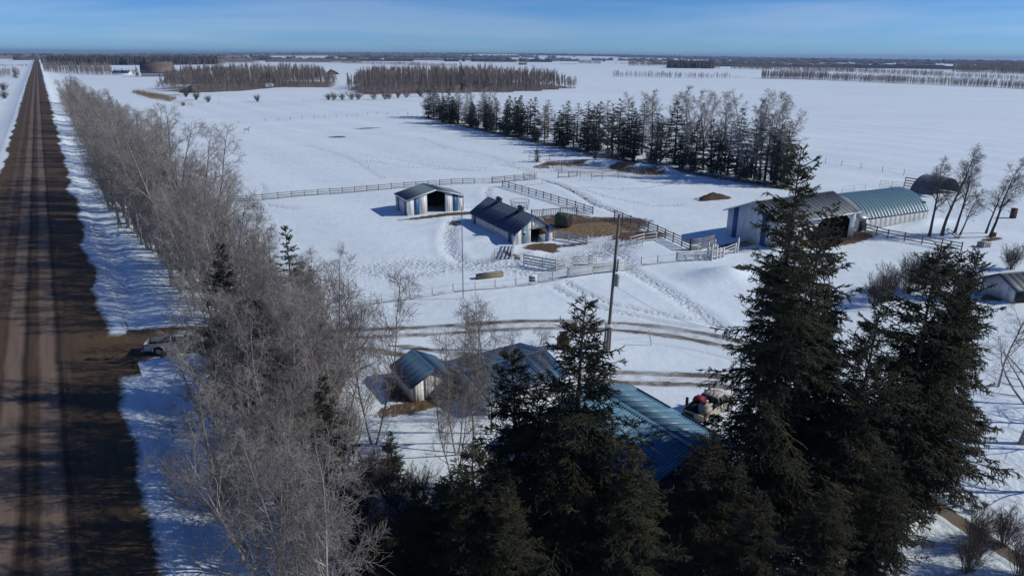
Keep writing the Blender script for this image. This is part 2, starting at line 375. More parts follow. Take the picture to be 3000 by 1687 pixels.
def W(*pp): return [tuple(G(*p)[:2]) for p in pp]
# trodden trails: points in the photo's frame put on the ground, width m, depth m, trod, dirt
TRAILS = [
 (W((1330, 640), (1312, 690), (1318, 735), (1350, 765), (1420, 776), (1500, 772)), 0.9, 0.22, 1.0, 0.16),
 (W((1575, 520), (1640, 540), (1690, 566), (1740, 597), (1800, 618)), 1.0, 0.16, 1.0, 0.40),
 (W((1845, 792), (1930, 838), (2000, 882), (2060, 925), (2110, 965)), 0.9, 0.16, 1.0, 0.12),
 (W((1655, 826), (1700, 855), (1790, 890), (1950, 925), (2090, 945)), 0.34, 0.20, 1.0, 0.10),
 (W((1618, 838), (1680, 875), (1780, 908), (1950, 948), (2090, 970)), 0.34, 0.20, 1.0, 0.10),
 (W((1090, 790), (1200, 775), (1330, 782), (1450, 782), (1540, 765)), 2.2, 0.05, 0.9, 0.05),
 (W((1095, 800), (1180, 815), (1300, 795)), 1.2, 0.05, 0.9, 0.05),
 (W((1430, 548), (1425, 575), (1440, 592), (1390, 603), (1360, 606)), 0.7, 0.1, 0.9, 0.0),
 (W((1700, 546), (1790, 553), (1880, 552), (1960, 538), (1995, 515)), 0.6, 0.1, 0.9, 0.02),
 (W((1690, 550), (1770, 575), (1900, 600), (1990, 598)), 0.9, 0.06, 0.8, 0.02),
 (W((1440, 545), (1560, 540), (1620, 532)), 0.8, 0.05, 1.0, 0.12),
 (W((700, 606), (760, 598), (860, 612)), 1.0, 0.06, 0.8, 0.0),
 (W((760, 590), (775, 560), (765, 535)), 0.5, 0.06, 0.8, 0.0),
 (W((1050, 452), (1150, 462), (1260, 482), (1330, 494), (1420, 490)), 0.9, 0.06, 1.0, 0.05),
 (W((1080, 470), (1200, 488), (1340, 497), (1500, 500)), 0.8, 0.06, 1.0, 0.08),
 (W((1480, 480), (1560, 500), (1640, 500)), 1.6, 0.05, 1.0, 0.12),
 (W((1540, 790), (1600, 770), (1680, 765), (1760, 742), (1800, 720)), 2.4, 0.05, 1.0, 0.10),
 (W((1800, 735), (1840, 760), (1838, 790)), 0.9, 0.12, 1.0, 0.18),
 (W((880, 420), (960, 440), (1040, 470), (1120, 520)), 0.8, 0.06, 0.9, 0.04),
 (W((820, 380), (900, 392), (1010, 388), (1130, 392)), 1.2, 0.06, 0.9, 0.06),
 (W((1230, 400), (1300, 430), (1420, 452), (1500, 478)), 0.8, 0.06, 0.9, 0.04),
 (W((2590, 1050), (2700, 1000), (2850, 980), (3000, 1010)), 0.5, 0.05, 0.6, 0.0),
]
DIRTS = [  # centre pixel, radius x, radius y (m, site axes), strength, hay
 ((1280, 634), 6.0, 1.0, 0.75, 0), ((1330, 628), 4.0, 1.3, 0.8, 0), ((1330, 655), 1.1, 1.4, 0.7, 0),
 ((1500, 748), 0.6, 3.2, 0.62, 0), ((1590, 722), 2.6, 1.8, 0.85, 0), ((1640, 720), 5.5, 0.9, 0.62, 0), ((1610, 735), 1.3, 1.3, 0.75, 0),
 ((1725, 665), 9.5, 6.0, 0.80, 0), ((1800, 655), 6.0, 4.0, 0.8, 0), ((1870, 692), 4.5, 2.4, 0.80, 0), ((1660, 645), 5, 4.0, 0.7, 0),
 ((1735, 672), 8.5, 3.6, 0.0, 0.80), ((1640, 664), 3.0, 2.0, 0.0, 0.6), ((1850, 668), 3.0, 1.2, 0, 0.55),
 ((2420, 702), 9.0, 2.6, 0.95, 0), ((2180, 716), 6.0, 1.2, 0.7, 0),
 ((1210, 1192), 3.0, 1.1, 0.72, 0), ((1160, 1150), 0.9, 2.6, 0.7, 0), ((1270, 1170), 2.2, 0.9, 0.7, 0),
 ((2920, 872), 2.5, 1.0, 0.75, 0), ((2875, 872), 1.4, 1.2, 0.5, 0), ((2800, 1225), 1.4, 0.8, 0.75, 0),
 ((1076, 375), 5.5, 2.2, 0.62, 0), ((1170, 382), 7, 1.6, 0.44, 0), ((1264, 384), 8, 1.4, 0.45, 0), ((987, 399), 3.0, 2.4, 0.72, 0), ((930, 401), 4, 1.6, 0.40, 0),
 ((1100, 470), 14, 6, 0.12, 0), ((2085, 582), 4.0, 2.2, 0.6, 0), ((1590, 488), 3, 3, 0.6, 0), ((1560, 470), 3, 2, 0.45, 0),
 ((1640, 482), 8.5, 2.4, 0.55, 0.25), ((1705, 476), 3.2, 2.4, 0.72, 0.0), ((1815, 492), 5.5, 3.0, 0.68, 0.12), ((1880, 505), 7, 2.2, 0.6, 0.2), ((1920, 513), 4, 2.0, 0.55, 0.2),
 ((2160, 812), 1.0, 0.7, 0.62, 0), ((2905, 703), 2.2, 0.7, 0.8, 0), ((2800, 697), 2.0, 0.6, 0.5, 0),
 ((560, 268), 12, 4, 0.6, 0), ((480, 280), 14, 5, 0.1, 0.75), ((540, 296), 10, 4, 0.3, 0.5), ((620, 1010), 2, 1, 0.3, 0), ((340, 1010), 4.5, 3.4, 0.95, 0), ((420, 1030), 4.0, 2.0, 0.85, 0), ((320, 1080), 2.0, 3.0, 0.8, 0), ((310, 960), 2.0, 2.6, 0.7, 0),
]
SITE = radians(25.5); SU = np.array([cos(SITE), sin(SITE)]); SN = np.array([-sin(SITE), cos(SITE)])
WBLINE = W((1240, 345), (1330, 362), (1500, 397), (1700, 440), (1900, 482), (2080, 514), (2230, 538), (2330, 556))
POND = W((1600, 487), (1680, 478), (1760, 484), (1830, 503), (1960, 512), (1940, 520), (1840, 524), (1700, 516), (1630, 503))
BERM = W((1730, 480), (1790, 482), (1860, 492), (1950, 503))
MOUNDS = [((2095, 812), 3.6, 2.4, 1.0), ((2150, 815), 2.4, 1.8, 0.7), ((1560, 748), 2.0, 1.2, 0.55), ((2720, 655), 5.0, 1.3, 0.9), ((1430, 700), 4.0, 1.6, 0.35), ((1290, 660), 4.0, 1.5, 0.25)]
def undulate(X, Y):
    r = np.hypot(X, Y)
    near = np.clip((r - 60) / 200, 0, 1)
    u = 0.10 * np.sin(X / 7.3 + 1.1) * np.sin(Y / 9.1 + 0.4) + 0.07 * np.sin(X / 3.1 + Y / 4.7)
    u = u + near * 0.45 * np.sin(X / 41.0 + 2) * np.sin(Y / 57.0 + 1)
    return u
def gz(X, Y, detail=True):
    X = np.asarray(X, float); Y = np.asarray(Y, float)
    al = X * RU[0] + Y * RU[1]; ac = X * RN[0] + Y * RN[1]
    off = np.clip((np.abs(ac + 5.2) - 6.4) / 5.0, 0, 1)
    z = undulate(X, Y) * off
    z = z - 0.45 * np.exp(-((ac - 4.0) / 1.5) ** 2) * (1 - np.exp(-((al - 66) / 8.0) ** 2)) - 0.45 * np.exp(-((ac + 14.2) / 1.6) ** 2)
    for (p, rx, ry, h) in MOUNDS:
        c = G(*p); a = (X - c[0]) * SU[0] + (Y - c[1]) * SU[1]; b = (X - c[0]) * SN[0] + (Y - c[1]) * SN[1]
        z = z + h * np.exp(-(a / rx) ** 2 - (b / ry) ** 2)
    d, _ = seg_dist(X, Y, BERM); z = z + 1.3 * np.exp(-(d / 2.2) ** 2)
    if detail:
        for pts, w, dep, tr, di in TRAILS:
            d, arc = seg_dist(X, Y, pts)
            z = z - dep * np.exp(-(d / w) ** 2) + 0.35 * dep * np.exp(-((d - 2.0 * w) / (0.7 * w)) ** 2)
    r = np.hypot(X, Y); az = np.arctan2(X, np.maximum(Y, 1e-6))
    s = np.clip((r - 3200) / 8500, 0, 1); s = s * s * (3 - 2 * s)
    z = z + s * (-18 + 58 * np.exp(-((az + 0.05) / 0.40) ** 2)) * np.where(Y > 0, 1, 0)
    return z
def ground_sheet_z(X, Y):
    ac = X * RN[0] + Y * RN[1]
    return gz(X, Y) - 0.35 * np.clip((7.4 - np.abs(ac + 5.2)) / 1.0, 0, 1)
def gz1(x, y): return float(gz(np.array([x]), np.array([y]))[0])
def spread(lo, hi, step, far_lo, far_hi, n, mid_lo=0, mid_hi=0, mstep=2.0):
    core = np.concatenate([np.arange(lo - mid_lo, lo - .01, mstep), np.arange(lo, hi + 1e-6, step), np.arange(hi + mstep, hi + mid_hi + .01, mstep)]); lo = core[0]; hi = core[-1]
    t = np.linspace(0, 1, n + 1)[1:]
    a = lo - (far_lo * t ** 3.2 + 8 * t); b = hi + (far_hi * t ** 3.2 + 8 * t)
    return np.concatenate([a[::-1], core, b])
gx = spread(-62, 92, 0.52, 18000, 18000, 60, 130, 80); gy = spread(22, 152, 0.52, 300, 19000, 90, 0, 270)
GX, GY = np.meshgrid(gx, gy); GZ = ground_sheet_z(GX, GY)
Z4 = np.zeros(GX.shape + (4,), np.float32)
nearm = (np.hypot(GX, GY) < 700)
for pts, w, dep, tr, di in TRAILS:
    d, _ = seg_dist(GX, GY, pts); f = np.exp(-(d / (w * 1.25)) ** 2)
    Z4[..., 0] = np.maximum(Z4[..., 0], tr * f); Z4[..., 1] = np.maximum(Z4[..., 1], (di + 0.14) * np.exp(-(d / (w * 0.9)) ** 2))
for p, rx, ry, st, hy in DIRTS:
    c = G(*p); a = (GX - c[0]) * SU[0] + (GY - c[1]) * SU[1]; b = (GX - c[0]) * SN[0] + (GY - c[1]) * SN[1]
    q = np.sqrt((a / rx) ** 2 + (b / ry) ** 2); f = np.clip(1.35 - 0.6 * q, 0, 1) * np.clip((1.9 - q) / 0.9, 0, 1)
    Z4[..., 1] = np.maximum(Z4[..., 1], st * f); Z4[..., 2] = np.maximum(Z4[..., 2], hy * f)
for poly in (W((462, 268), (560, 273), (690, 270), (790, 260), (900, 261), (980, 258), (990, 240), (800, 234), (500, 238)), W((1012, 264), (1060, 278), (1300, 274), (1560, 268), (1690, 258), (1600, 246), (1200, 236), (1060, 243))):
    Z4[..., 1] = np.maximum(Z4[..., 1], 0.62 * in_poly(GX, GY, poly))
d, _ = seg_dist(GX, GY, WBLINE); Z4[..., 1] = np.maximum(Z4[..., 1], 0.60 * np.clip(1.4 - d / 3.6, 0, 1))
pin = in_poly(GX, GY, POND); dd, _ = seg_dist(GX, GY, POND + [POND[0]])
Z4[..., 3] = np.where(pin, np.clip(dd / 0.9, 0, 1), 0) * 0.9
for p, rx, ry, v_ in (((1775, 712), 4.5, 2.2, .75), ((1820, 735), 2.4, 2.0, .6), ((1660, 745), 4.0, 1.5, .45)):
    c = G(*p); a = (GX - c[0]) * SU[0] + (GY - c[1]) * SU[1]; b = (GX - c[0]) * SN[0] + (GY - c[1]) * SN[1]
    Z4[..., 3] = np.maximum(Z4[..., 3], v_ * np.clip(1.5 - np.sqrt((a / rx) ** 2 + (b / ry) ** 2), 0, 1))
Z4[..., 1] = np.where(Z4[..., 3] > 0.78, Z4[..., 1] * 0.3, Z4[..., 1])
ac_ = GX * RN[0] + GY * RN[1]; al_ = GX * RU[0] + GY * RU[1]
belt = np.clip(1 - np.abs(ac_ - 10) / 7, 0, 1) * (al_ > 68) * (al_ < 450)
Z4[..., 1] = np.maximum(Z4[..., 1], 0.40 * belt); Z4[..., 0] = np.maximum(Z4[..., 0], 0.5 * belt)
Z4[..., 0] = np.maximum(Z4[..., 0], 0.55 * np.exp(-(((GX - 27) / 12) ** 2 + ((GY - 36) / 12) ** 2)))
past = np.exp(-(((GX + 30) / 45) ** 2 + ((GY - 185) / 28) ** 2)); Z4[..., 0] = np.maximum(Z4[..., 0], 0.35 * past)
idx = np.arange(GX.size).reshape(GX.shape)
gF = np.stack([idx[:-1, :-1], idx[:-1, 1:], idx[1:, 1:], idx[1:, :-1]], -1).reshape(-1, 4)
g_me = new_mesh('snow_ground', np.stack([GX, GY, GZ], -1).reshape(-1, 3), [gF], True)
ca = g_me.color_attributes.new('zones', 'FLOAT_COLOR', 'POINT'); ca.data.foreach_set('color', Z4.reshape(-1))
tag(link('ground', g_me, M_GROUND), 'snow covered ground with fields, tracks and muddy patches', None, kind='structure')

def strip(name, pts, halfw, nx, step, lift, matl, crown=0.0, shoulder=False):
    P = np.array(pts, float); seg = np.hypot(*np.diff(P, axis=0).T); s = np.concatenate([[0], np.cumsum(seg)])
    n = max(2, int(s[-1] / step)); t = np.linspace(0, s[-1], n)
    if shoulder: t = np.concatenate([np.arange(0, 330, step), np.geomspace(330, s[-1], 90)]); n = len(t)
    # smooth the centre line a little
    cx = np.interp(t, s, P[:, 0]); cy = np.interp(t, s, P[:, 1])
    kx = max(3, int(6 / step)) | 1
    if n > kx * 2 and not shoulder:
        pad = kx // 2; ker = np.ones(kx) / kx
        cx = np.convolve(np.pad(cx, pad, mode='edge'), ker, 'valid'); cy = np.convolve(np.pad(cy, pad, mode='edge'), ker, 'valid')
    tx = np.gradient(cx); ty = np.gradient(cy); q = np.hypot(tx, ty); tx /= q; ty /= q
    a = np.linspace(halfw[0], halfw[1], nx)
    if shoulder: a = np.concatenate([[halfw[0] - 26, halfw[0] - 14, halfw[0] - 6], a, [halfw[1] + 6, halfw[1] + 14, halfw[1] + 26]]); nx += 6
    X = cx[:, None] + a[None] * ty[:, None]; Y = cy[:, None] - a[None] * tx[:, None]
    far = np.clip((np.hypot(X, Y) - 130) * 0.003, 0, 1.6)
    Z = gz(X, Y) + lift + far + crown * np.clip(1 - ((a - (halfw[0] + halfw[1]) / 2) / ((halfw[1] - halfw[0]) / 2)) ** 2, 0, 1)[None]
    if shoulder:
        for j, f in ((0, 0), (1, .4), (2, .8), (-1, 0), (-2, .4), (-3, .8)): Z[:, j] = gz(X[:, j], Y[:, j]) - .6 + far[:, j] * f
        Z[:, 3] -= lift + .10; Z[:, -4] -= lift + .10
    else: Z[:, 0] -= lift + 0.06 + far[:, 0]; Z[:, -1] -= lift + 0.06 + far[:, -1]
    ii = np.arange(n * nx).reshape(n, nx)
    F = np.stack([ii[:-1, :-1], ii[:-1, 1:], ii[1:, 1:], ii[1:, :-1]], -1).reshape(-1, 4)
    me = new_mesh(name, np.stack([X, Y, Z], -1).reshape(-1, 3), [F], True)
    uvl = me.uv_layers.new(name='lane'); lv = np.empty(len(me.loops), np.int32); me.loops.foreach_get('vertex_index', lv)
    UV = np.stack([np.broadcast_to(a[None], X.shape), np.broadcast_to(t[:, None], X.shape)], -1).reshape(-1, 2)
    uvl.data.foreach_set('uv', UV[lv].astype(np.float32).ravel())
    o = link(name, me, matl); return o
alr = np.concatenate([np.arange(-30, 300, 30), np.geomspace(300, 6000, 24)])
road = strip('road', [RD(a, 0) for a in alr], (-13.6, 3.0), 40, 1.0, 0.05, M_ROAD, 0.15, True)
tag(road, 'brown gravel country road with two pale wheel tracks running to the horizon', None, kind='structure')
dr = strip('driveway', W((150, 1020), (330, 1008), (480, 998), (700, 988), (1000, 981), (1300, 966), (1600, 955), (1780, 955), (1900, 964), (2010, 980), (2130, 1004), (2250, 1036)), (-3.6, 3.6), 20, 0.6, 0.06, M_DRIVE)
tag(dr, 'snowy driveway with two brown wheel ruts crossing from the road', None, kind='structure')
dr2 = strip('driveway', W((2200, 1125), (2100, 1112), (1950, 1112), (1800, 1110), (1680, 1098), (1560, 1075), (1400, 1058), (1260, 1040), (1140, 1022), (1040, 1004)), (-2.4, 2.4), 16, 0.6, 0.045, M_DRIVE)
tag(dr2, 'second rutted snowy lane curving past the blue roofed sheds', None, kind='structure')
for uvd in dr2.data.uv_layers['lane'].data: uvd.uv[1] += 60
pa = strip('path', W((2640, 1410), (2720, 1470), (2790, 1520), (2880, 1582), (3000, 1655), (3090, 1715)), (-1.2, 1.2), 10, 0.5, 0.05, M_PATH)
tag(pa, 'narrow bare brown garden path cleared through the snow', None, kind='structure')

# ------------------------------------------------------------------ tree generators
def unit(a): return a / (np.linalg.norm(a, axis=-1, keepdims=True) + 1e-9)
def grow(rng, P0, D, Ln, k, wob, trop):
    B = len(P0); P = np.empty((B, k, 3)); P[:, 0] = P0; d = unit(D); st = (Ln / (k - 1))[:, None]
    tr = np.broadcast_to(np.asarray(trop, float), (k - 1,)) if np.ndim(trop) < 2 else trop
    for i in range(1, k):
        P[:, i] = P[:, i - 1] + d * st
        d = d + rng.normal(0, wob, (B, 3)); d[:, 2] += tr[i - 1]; d = unit(d)
    return P
def spawn(rng, P, R, n, t0, t1, a0, a1):
    """n children per branch: start points, directions, parent radius, t, parent index"""
    B, k, _ = P.shape; par = np.repeat(np.arange(B), n)
    t = t0 + (t1 - t0) * ((np.tile(np.arange(n), B) + rng.random(B * n)) / n)
    f = t * (k - 1); i = np.minimum(f.astype(int), k - 2); fr = (f - i)[:, None]
    p = P[par, i] * (1 - fr) + P[par, i + 1] * fr; tan = unit(P[par, i + 1] - P[par, i])
    r = R[par, i] * (1 - fr[:, 0]) + R[par, i + 1] * fr[:, 0]
    v = unit(np.cross(tan, rng.normal(0, 1, tan.shape)))
    an = rng.uniform(a0, a1, B * n)[:, None]
    return p, np.cos(an) * tan + np.sin(an) * v, r, t, par
def taper(r0, r1, k): return r0[:, None] + (r1 - r0)[:, None] * np.linspace(0, 1, k)[None]
def bare_tree(seed, H, nl=16, ns=7, nt=6, nq=0, base=0.22, spread_=(0.5, 0.95), limb=0.42, twr=0.010, stems=1, lean=0.0, r0=None):
    """returns (trunk mesh, crown mesh) of a leafless tree"""
    rng = np.random.default_rng(seed)
    r0 = r0 or 0.012 * H + 0.02
    D = np.zeros((stems, 3)); D[:, 2] = 1
    if stems > 1:
        az = np.arange(stems) * 2 * pi / stems + rng.random() * 6; D[:, 0] = np.cos(az) * 0.26; D[:, 1] = np.sin(az) * 0.26
    D[:, 0] += lean
    Lt = H * (0.92 + 0.12 * rng.random(stems)); Lt[0] = H * 1.02
    P = grow(rng, np.tile([[0, 0, -0.15]], (stems, 1)).astype(float) + (D * [0.35, 0.35, 0] if stems > 1 else 0), D, Lt, 10, 0.05, 0.05)
    R = taper(np.full(stems, r0 / (stems ** 0.35)), np.full(stems, 0.012), 10); R[:, 0] *= 1.3
    trunk = [(P, R, 7)]; crown = []
    p, d, r, t, par = spawn(rng, P, R, nl, base, 0.97, *spread_)
    Ll = H * limb * (1.08 - t) ** 0.75 * rng.uniform(0.6, 1.15, len(t)) + 0.3
    P1 = grow(rng, p, d, Ll, 7, 0.15, 0.045); R1 = taper(np.minimum(r * 0.62, 0.007 * H), np.full(len(r), 0.009), 7)
    trunk.append((P1, R1, 4))
    p, d, r, t2, par2 = spawn(rng, P1, R1, ns, 0.18, 1.0, 0.5, 1.15)
    L2 = Ll[par2] * 0.48 * (1.15 - t2) * rng.uniform(0.6, 1.2, len(t2)) + 0.25
    P2 = grow(rng, p, d, L2, 5, 0.20, 0.02); R2 = taper(np.maximum(r * 0.6, twr * 1.3), np.full(len(r), twr * 0.8), 5)
    crown.append((P2, R2, 3))
    p, d, r, t3, par3 = spawn(rng, P2, R2, nt, 0.15, 1.0, 0.5, 1.2)
    L3 = L2[par3] * 0.5 * rng.uniform(0.5, 1.2, len(t3)) + 0.16
    k3 = 3; P3 = grow(rng, p, d, L3, k3, 0.22, 0.03); R3 = taper(np.full(len(r), twr), np.full(len(r), twr * 0.55), k3)
    crown.append((P3, R3, 3))
    if nq:
        p, d, r, t4, par4 = spawn(rng, P3, R3, nq, 0.2, 1.0, 0.4, 1.0)
        L4 = L3[par4] * 0.55 * rng.uniform(0.5, 1.2, len(t4)) + 0.08
        P4 = grow(rng, p, d, L4, 2, 0, 0); R4 = taper(np.full(len(r), twr * 0.8), np.full(len(r), twr * 0.5), 2)
        crown.append((P4, R4, 3))
    out = []
    for nm, lst in (('trunk', trunk), ('crown', crown)):
        mb = MB()
        for P_, R_, m_ in lst: mb.add(*tubes(P_, R_, m_))
        out.append(mb.mesh(nm, True))
    return out
def shrub(seed, H, n=22, ns=6, nt=4, twr=0.010, flare=0.45):
    rng = np.random.default_rng(seed); az = rng.random(n) * 2 * pi; el = rng.uniform(0.03, flare, n)
    D = np.stack([np.cos(az) * np.sin(el), np.sin(az) * np.sin(el), np.cos(el)], -1)
    P0 = np.stack([np.cos(az), np.sin(az), 0 * az], -1) * (rng.random(n) * 0.25 * H * flare)[:, None]; P0[:, 2] = -0.1
    Ln = H * rng.uniform(0.6, 1.1, n); P = grow(rng, P0, D, Ln, 6, 0.08, 0.04); R = taper(np.full(n, twr * 2.2), np.full(n, twr * 0.8), 6)
    mb = MB(); mb.add(*tubes(P, R, 4)); st = mb.mesh('stem', True)
    p, d, r, t, par = spawn(rng, P, R, ns, 0.2, 1.0, 0.3, 0.75)
    L2 = Ln[par] * 0.35 * (1.2 - t) * rng.uniform(0.6, 1.2, len(t)) + 0.1
    P2 = grow(rng, p, d, L2, 4, 0.12, 0.08); R2 = taper(np.full(len(t), twr), np.full(len(t), twr * 0.6), 4)
    p, d, r, t, par = spawn(rng, P2, R2, nt, 0.2, 1.0, 0.3, 0.8)
    L3 = L2[par] * 0.5 + 0.05; P3 = grow(rng, p, d, L3, 2, 0, 0); R3 = taper(np.full(len(t), twr * 0.8), np.full(len(t), twr * 0.4), 2)
    mb = MB(); mb.add(*tubes(P2, R2, 3)); mb.add(*tubes(P3, R3, 3))
    return st, mb.mesh('twigs', True)
def conifer(seed, H, R, z0=0.6, step=0.42, dens=7.0, hang=2, needles=8, nl=0.085, nw=0.030, ragged=0.35, wr=0.028, per=6, power=0.75, droop=-0.20, tops=1, taperk=1.0):
    """spruce: trunk + limbs mesh, and a crown of twigs set with needle blades"""
    rng = np.random.default_rng(seed); z0 = min(z0, H * 0.3)
    Pt = grow(rng, np.array([[0, 0, -0.2]]), np.array([[0, 0, 1.0]]), np.array([H + 0.2]), 12, 0.012, 0.03)
    Rt = taper(np.array([0.0115 * H + 0.03]), np.array([0.012]), 12)
    stems = [(Pt, Rt)]; allp = []
    def limbs(Pt_, zlo, zhi, R_, Hh):
        zs = []; z = zlo
        while z < zhi - 0.15:
            n = per if z < Hh * 0.75 else max(3, per - 2)
            n = max(2, n + rng.integers(-1, 2)); zs += list(z + rng.uniform(-0.15, 0.15, n)); z += step * (0.7 + 0.6 * rng.random()) * (0.65 + 0.35 * (1 - (z - zlo) / (zhi - zlo)))
        zs = np.clip(np.array(zs), zlo, zhi - 0.1); B = len(zs); t = (zs - zlo) / (zhi - zlo)
        az = rng.random(B) * 2 * pi
        sect = 1 + ragged * 0.8 * np.sin(az * 2 + zs * 0.9 + seed) * (1 - t)
        Lb = (R_ * (1 - t) ** power * rng.uniform(1 - ragged, 1 + ragged * 0.55, B) * sect + 0.22) * np.where(t < 0.12, 0.65 + 2.9 * t, 1)
        el = droop + (0.85 - droop) * t ** 2.2 + rng.normal(0, 0.10, B)
        D = np.stack([np.cos(az) * np.cos(el), np.sin(az) * np.cos(el), np.sin(el)], -1)
        cz = np.interp(zs, Pt_[0, :, 2], np.arange(Pt_.shape[1])); i0 = np.minimum(cz.astype(int), Pt_.shape[1] - 2); fr = (cz - i0)[:, None]
        p0 = Pt_[0][i0] * (1 - fr) + Pt_[0][i0 + 1] * fr
        return grow(rng, p0, D, Lb, 6, 0.05, np.array([-0.05, -0.03, 0.03, 0.09, 0.14])), Lb, t
    P1, L1, t1 = limbs(Pt, z0, H, R, H); PB = [P1]; LB = [L1]
    for q in range(tops - 1):
        zb = H * rng.uniform(0.45, 0.62); aq = rng.random() * 6.28; i0 = int(zb / H * 11)
        st = Pt[0, i0]; hh = (H - st[2]) * rng.uniform(0.72, 0.93)
        Pq = grow(rng, st[None], np.array([[cos(aq) * 0.55, sin(aq) * 0.55, 1.0]]), np.array([hh]), 9, 0.02, 0.16)
        stems.append((Pq, taper(np.array([0.09]), np.array([0.012]), 9)))
        P1q, L1q, _ = limbs(Pq, st[2] + 0.8, Pq[0, -1, 2], R * 0.42, H); PB.append(P1q); LB.append(L1q)
    P1 = np.concatenate(PB); L1 = np.concatenate(LB)
    R1 = taper(np.minimum(0.010 * L1 + 0.008, 0.045), np.full(len(L1), 0.006), 6)
    mt = MB()
    for a, b in stems: mt.add(*tubes(a, b, 7))
    mt.add(*tubes(P1, R1, 4)); tm = mt.mesh('trunk', True)
    # side twigs, alternately left and right in the plane of the bough
    n = np.maximum(3, (L1 * dens).astype(int)); par = np.repeat(np.arange(len(L1)), n)
    t = rng.uniform(0.10, 1.0, len(par)); f = t * 5; i = np.minimum(f.astype(int), 4); fr = (f - i)[:, None]
    p = P1[par, i] * (1 - fr) + P1[par, i + 1] * fr; tan = unit(P1[par, i + 1] - P1[par, i])
    side = unit(np.cross(tan, np.array([0, 0, 1.0]))) * rng.choice([-1, 1], len(par))[:, None]
    an = rng.uniform(0.5, 1.05, len(par))[:, None]
    d = np.cos(an) * tan + np.sin(an) * side; d[:, 2] += rng.uniform(-0.30, 0.18, len(par))
    L2 = (0.14 + 0.30 * L1[par] * (1.05 - t) ** 0.8) * rng.uniform(0.6, 1.25, len(par)); L2 = np.minimum(L2, 1.1)
    P2 = grow(rng, p, d, L2, 4, 0.08, np.array([-0.08, -0.02, 0.06]))
    segs = [(P2, L2)]
    # the bough's own outer end
    segs.append((P1[:, 2:6], L1 * 0.6))
    if hang:
        m = L2 > 0.25; Pm = P2[m]; Lm = L2[m]
        ph, dh, _, th, ph_i = spawn(rng, Pm, np.ones(Pm.shape[:2]), hang, 0.2, 0.95, 0.5, 1.1)
        dh[:, 2] -= 0.55; Lh = Lm[ph_i] * rng.uniform(0.28, 0.55, len(th)) + 0.06
        segs.append((grow(rng, ph, dh, Lh, 3, 0.06, -0.08), Lh))
    mc = MB()
    for P_, L_ in segs:
        k = P_.shape[1]
        mc.add(*tubes(P_, np.broadcast_to(wr * np.linspace(0.9, 0.45, k), P_.shape[:2]), 3))
        nn = np.maximum(2, (L_ * needles / 0.35).astype(int)); pr = np.repeat(np.arange(len(L_)), nn)
        tt = rng.random(len(pr)); ff = tt * (k - 1); ii = np.minimum(ff.astype(int), k - 2); fr = (ff - ii)[:, None]
        q = P_[pr, ii] * (1 - fr) + P_[pr, ii + 1] * fr; tn = unit(P_[pr, ii + 1] - P_[pr, ii])
        pv = unit(np.cross(tn, rng.normal(0, 1, tn.shape))); ln = nl * rng.uniform(0.7, 1.35, len(pr))[:, None]
        tip = q + (tn * 0.75 + pv * 0.75) * ln; wv = unit(np.cross(tn, pv)) * nw * 0.5
        V = np.stack([q - wv, q + wv, tip], 1).reshape(-1, 3)
        mc.add(V, np.arange(len(V)).reshape(-1, 3))
    return tm, mc.mesh('crown')

def plant(name, meshes, mats, label, cat, x, y, h=1.0, rz=0.0, group=None, names=('trunk', 'crown'), tilt=(0, 0), wide=1.0, sink=0.0):
    r = thing(name, label, cat, (x, y, gz1(x, y) - sink), rz, group)
    r.rotation_euler = (tilt[0], tilt[1], rz)
    for nm, me, mt in zip(names, meshes, mats):
        o = bpy.data.objects.new(nm, me); C.objects.link(o)
        if not me.materials: me.materials.append(mt)
        o.parent = r; o.scale = (h * wide, h * wide, h)
    return r

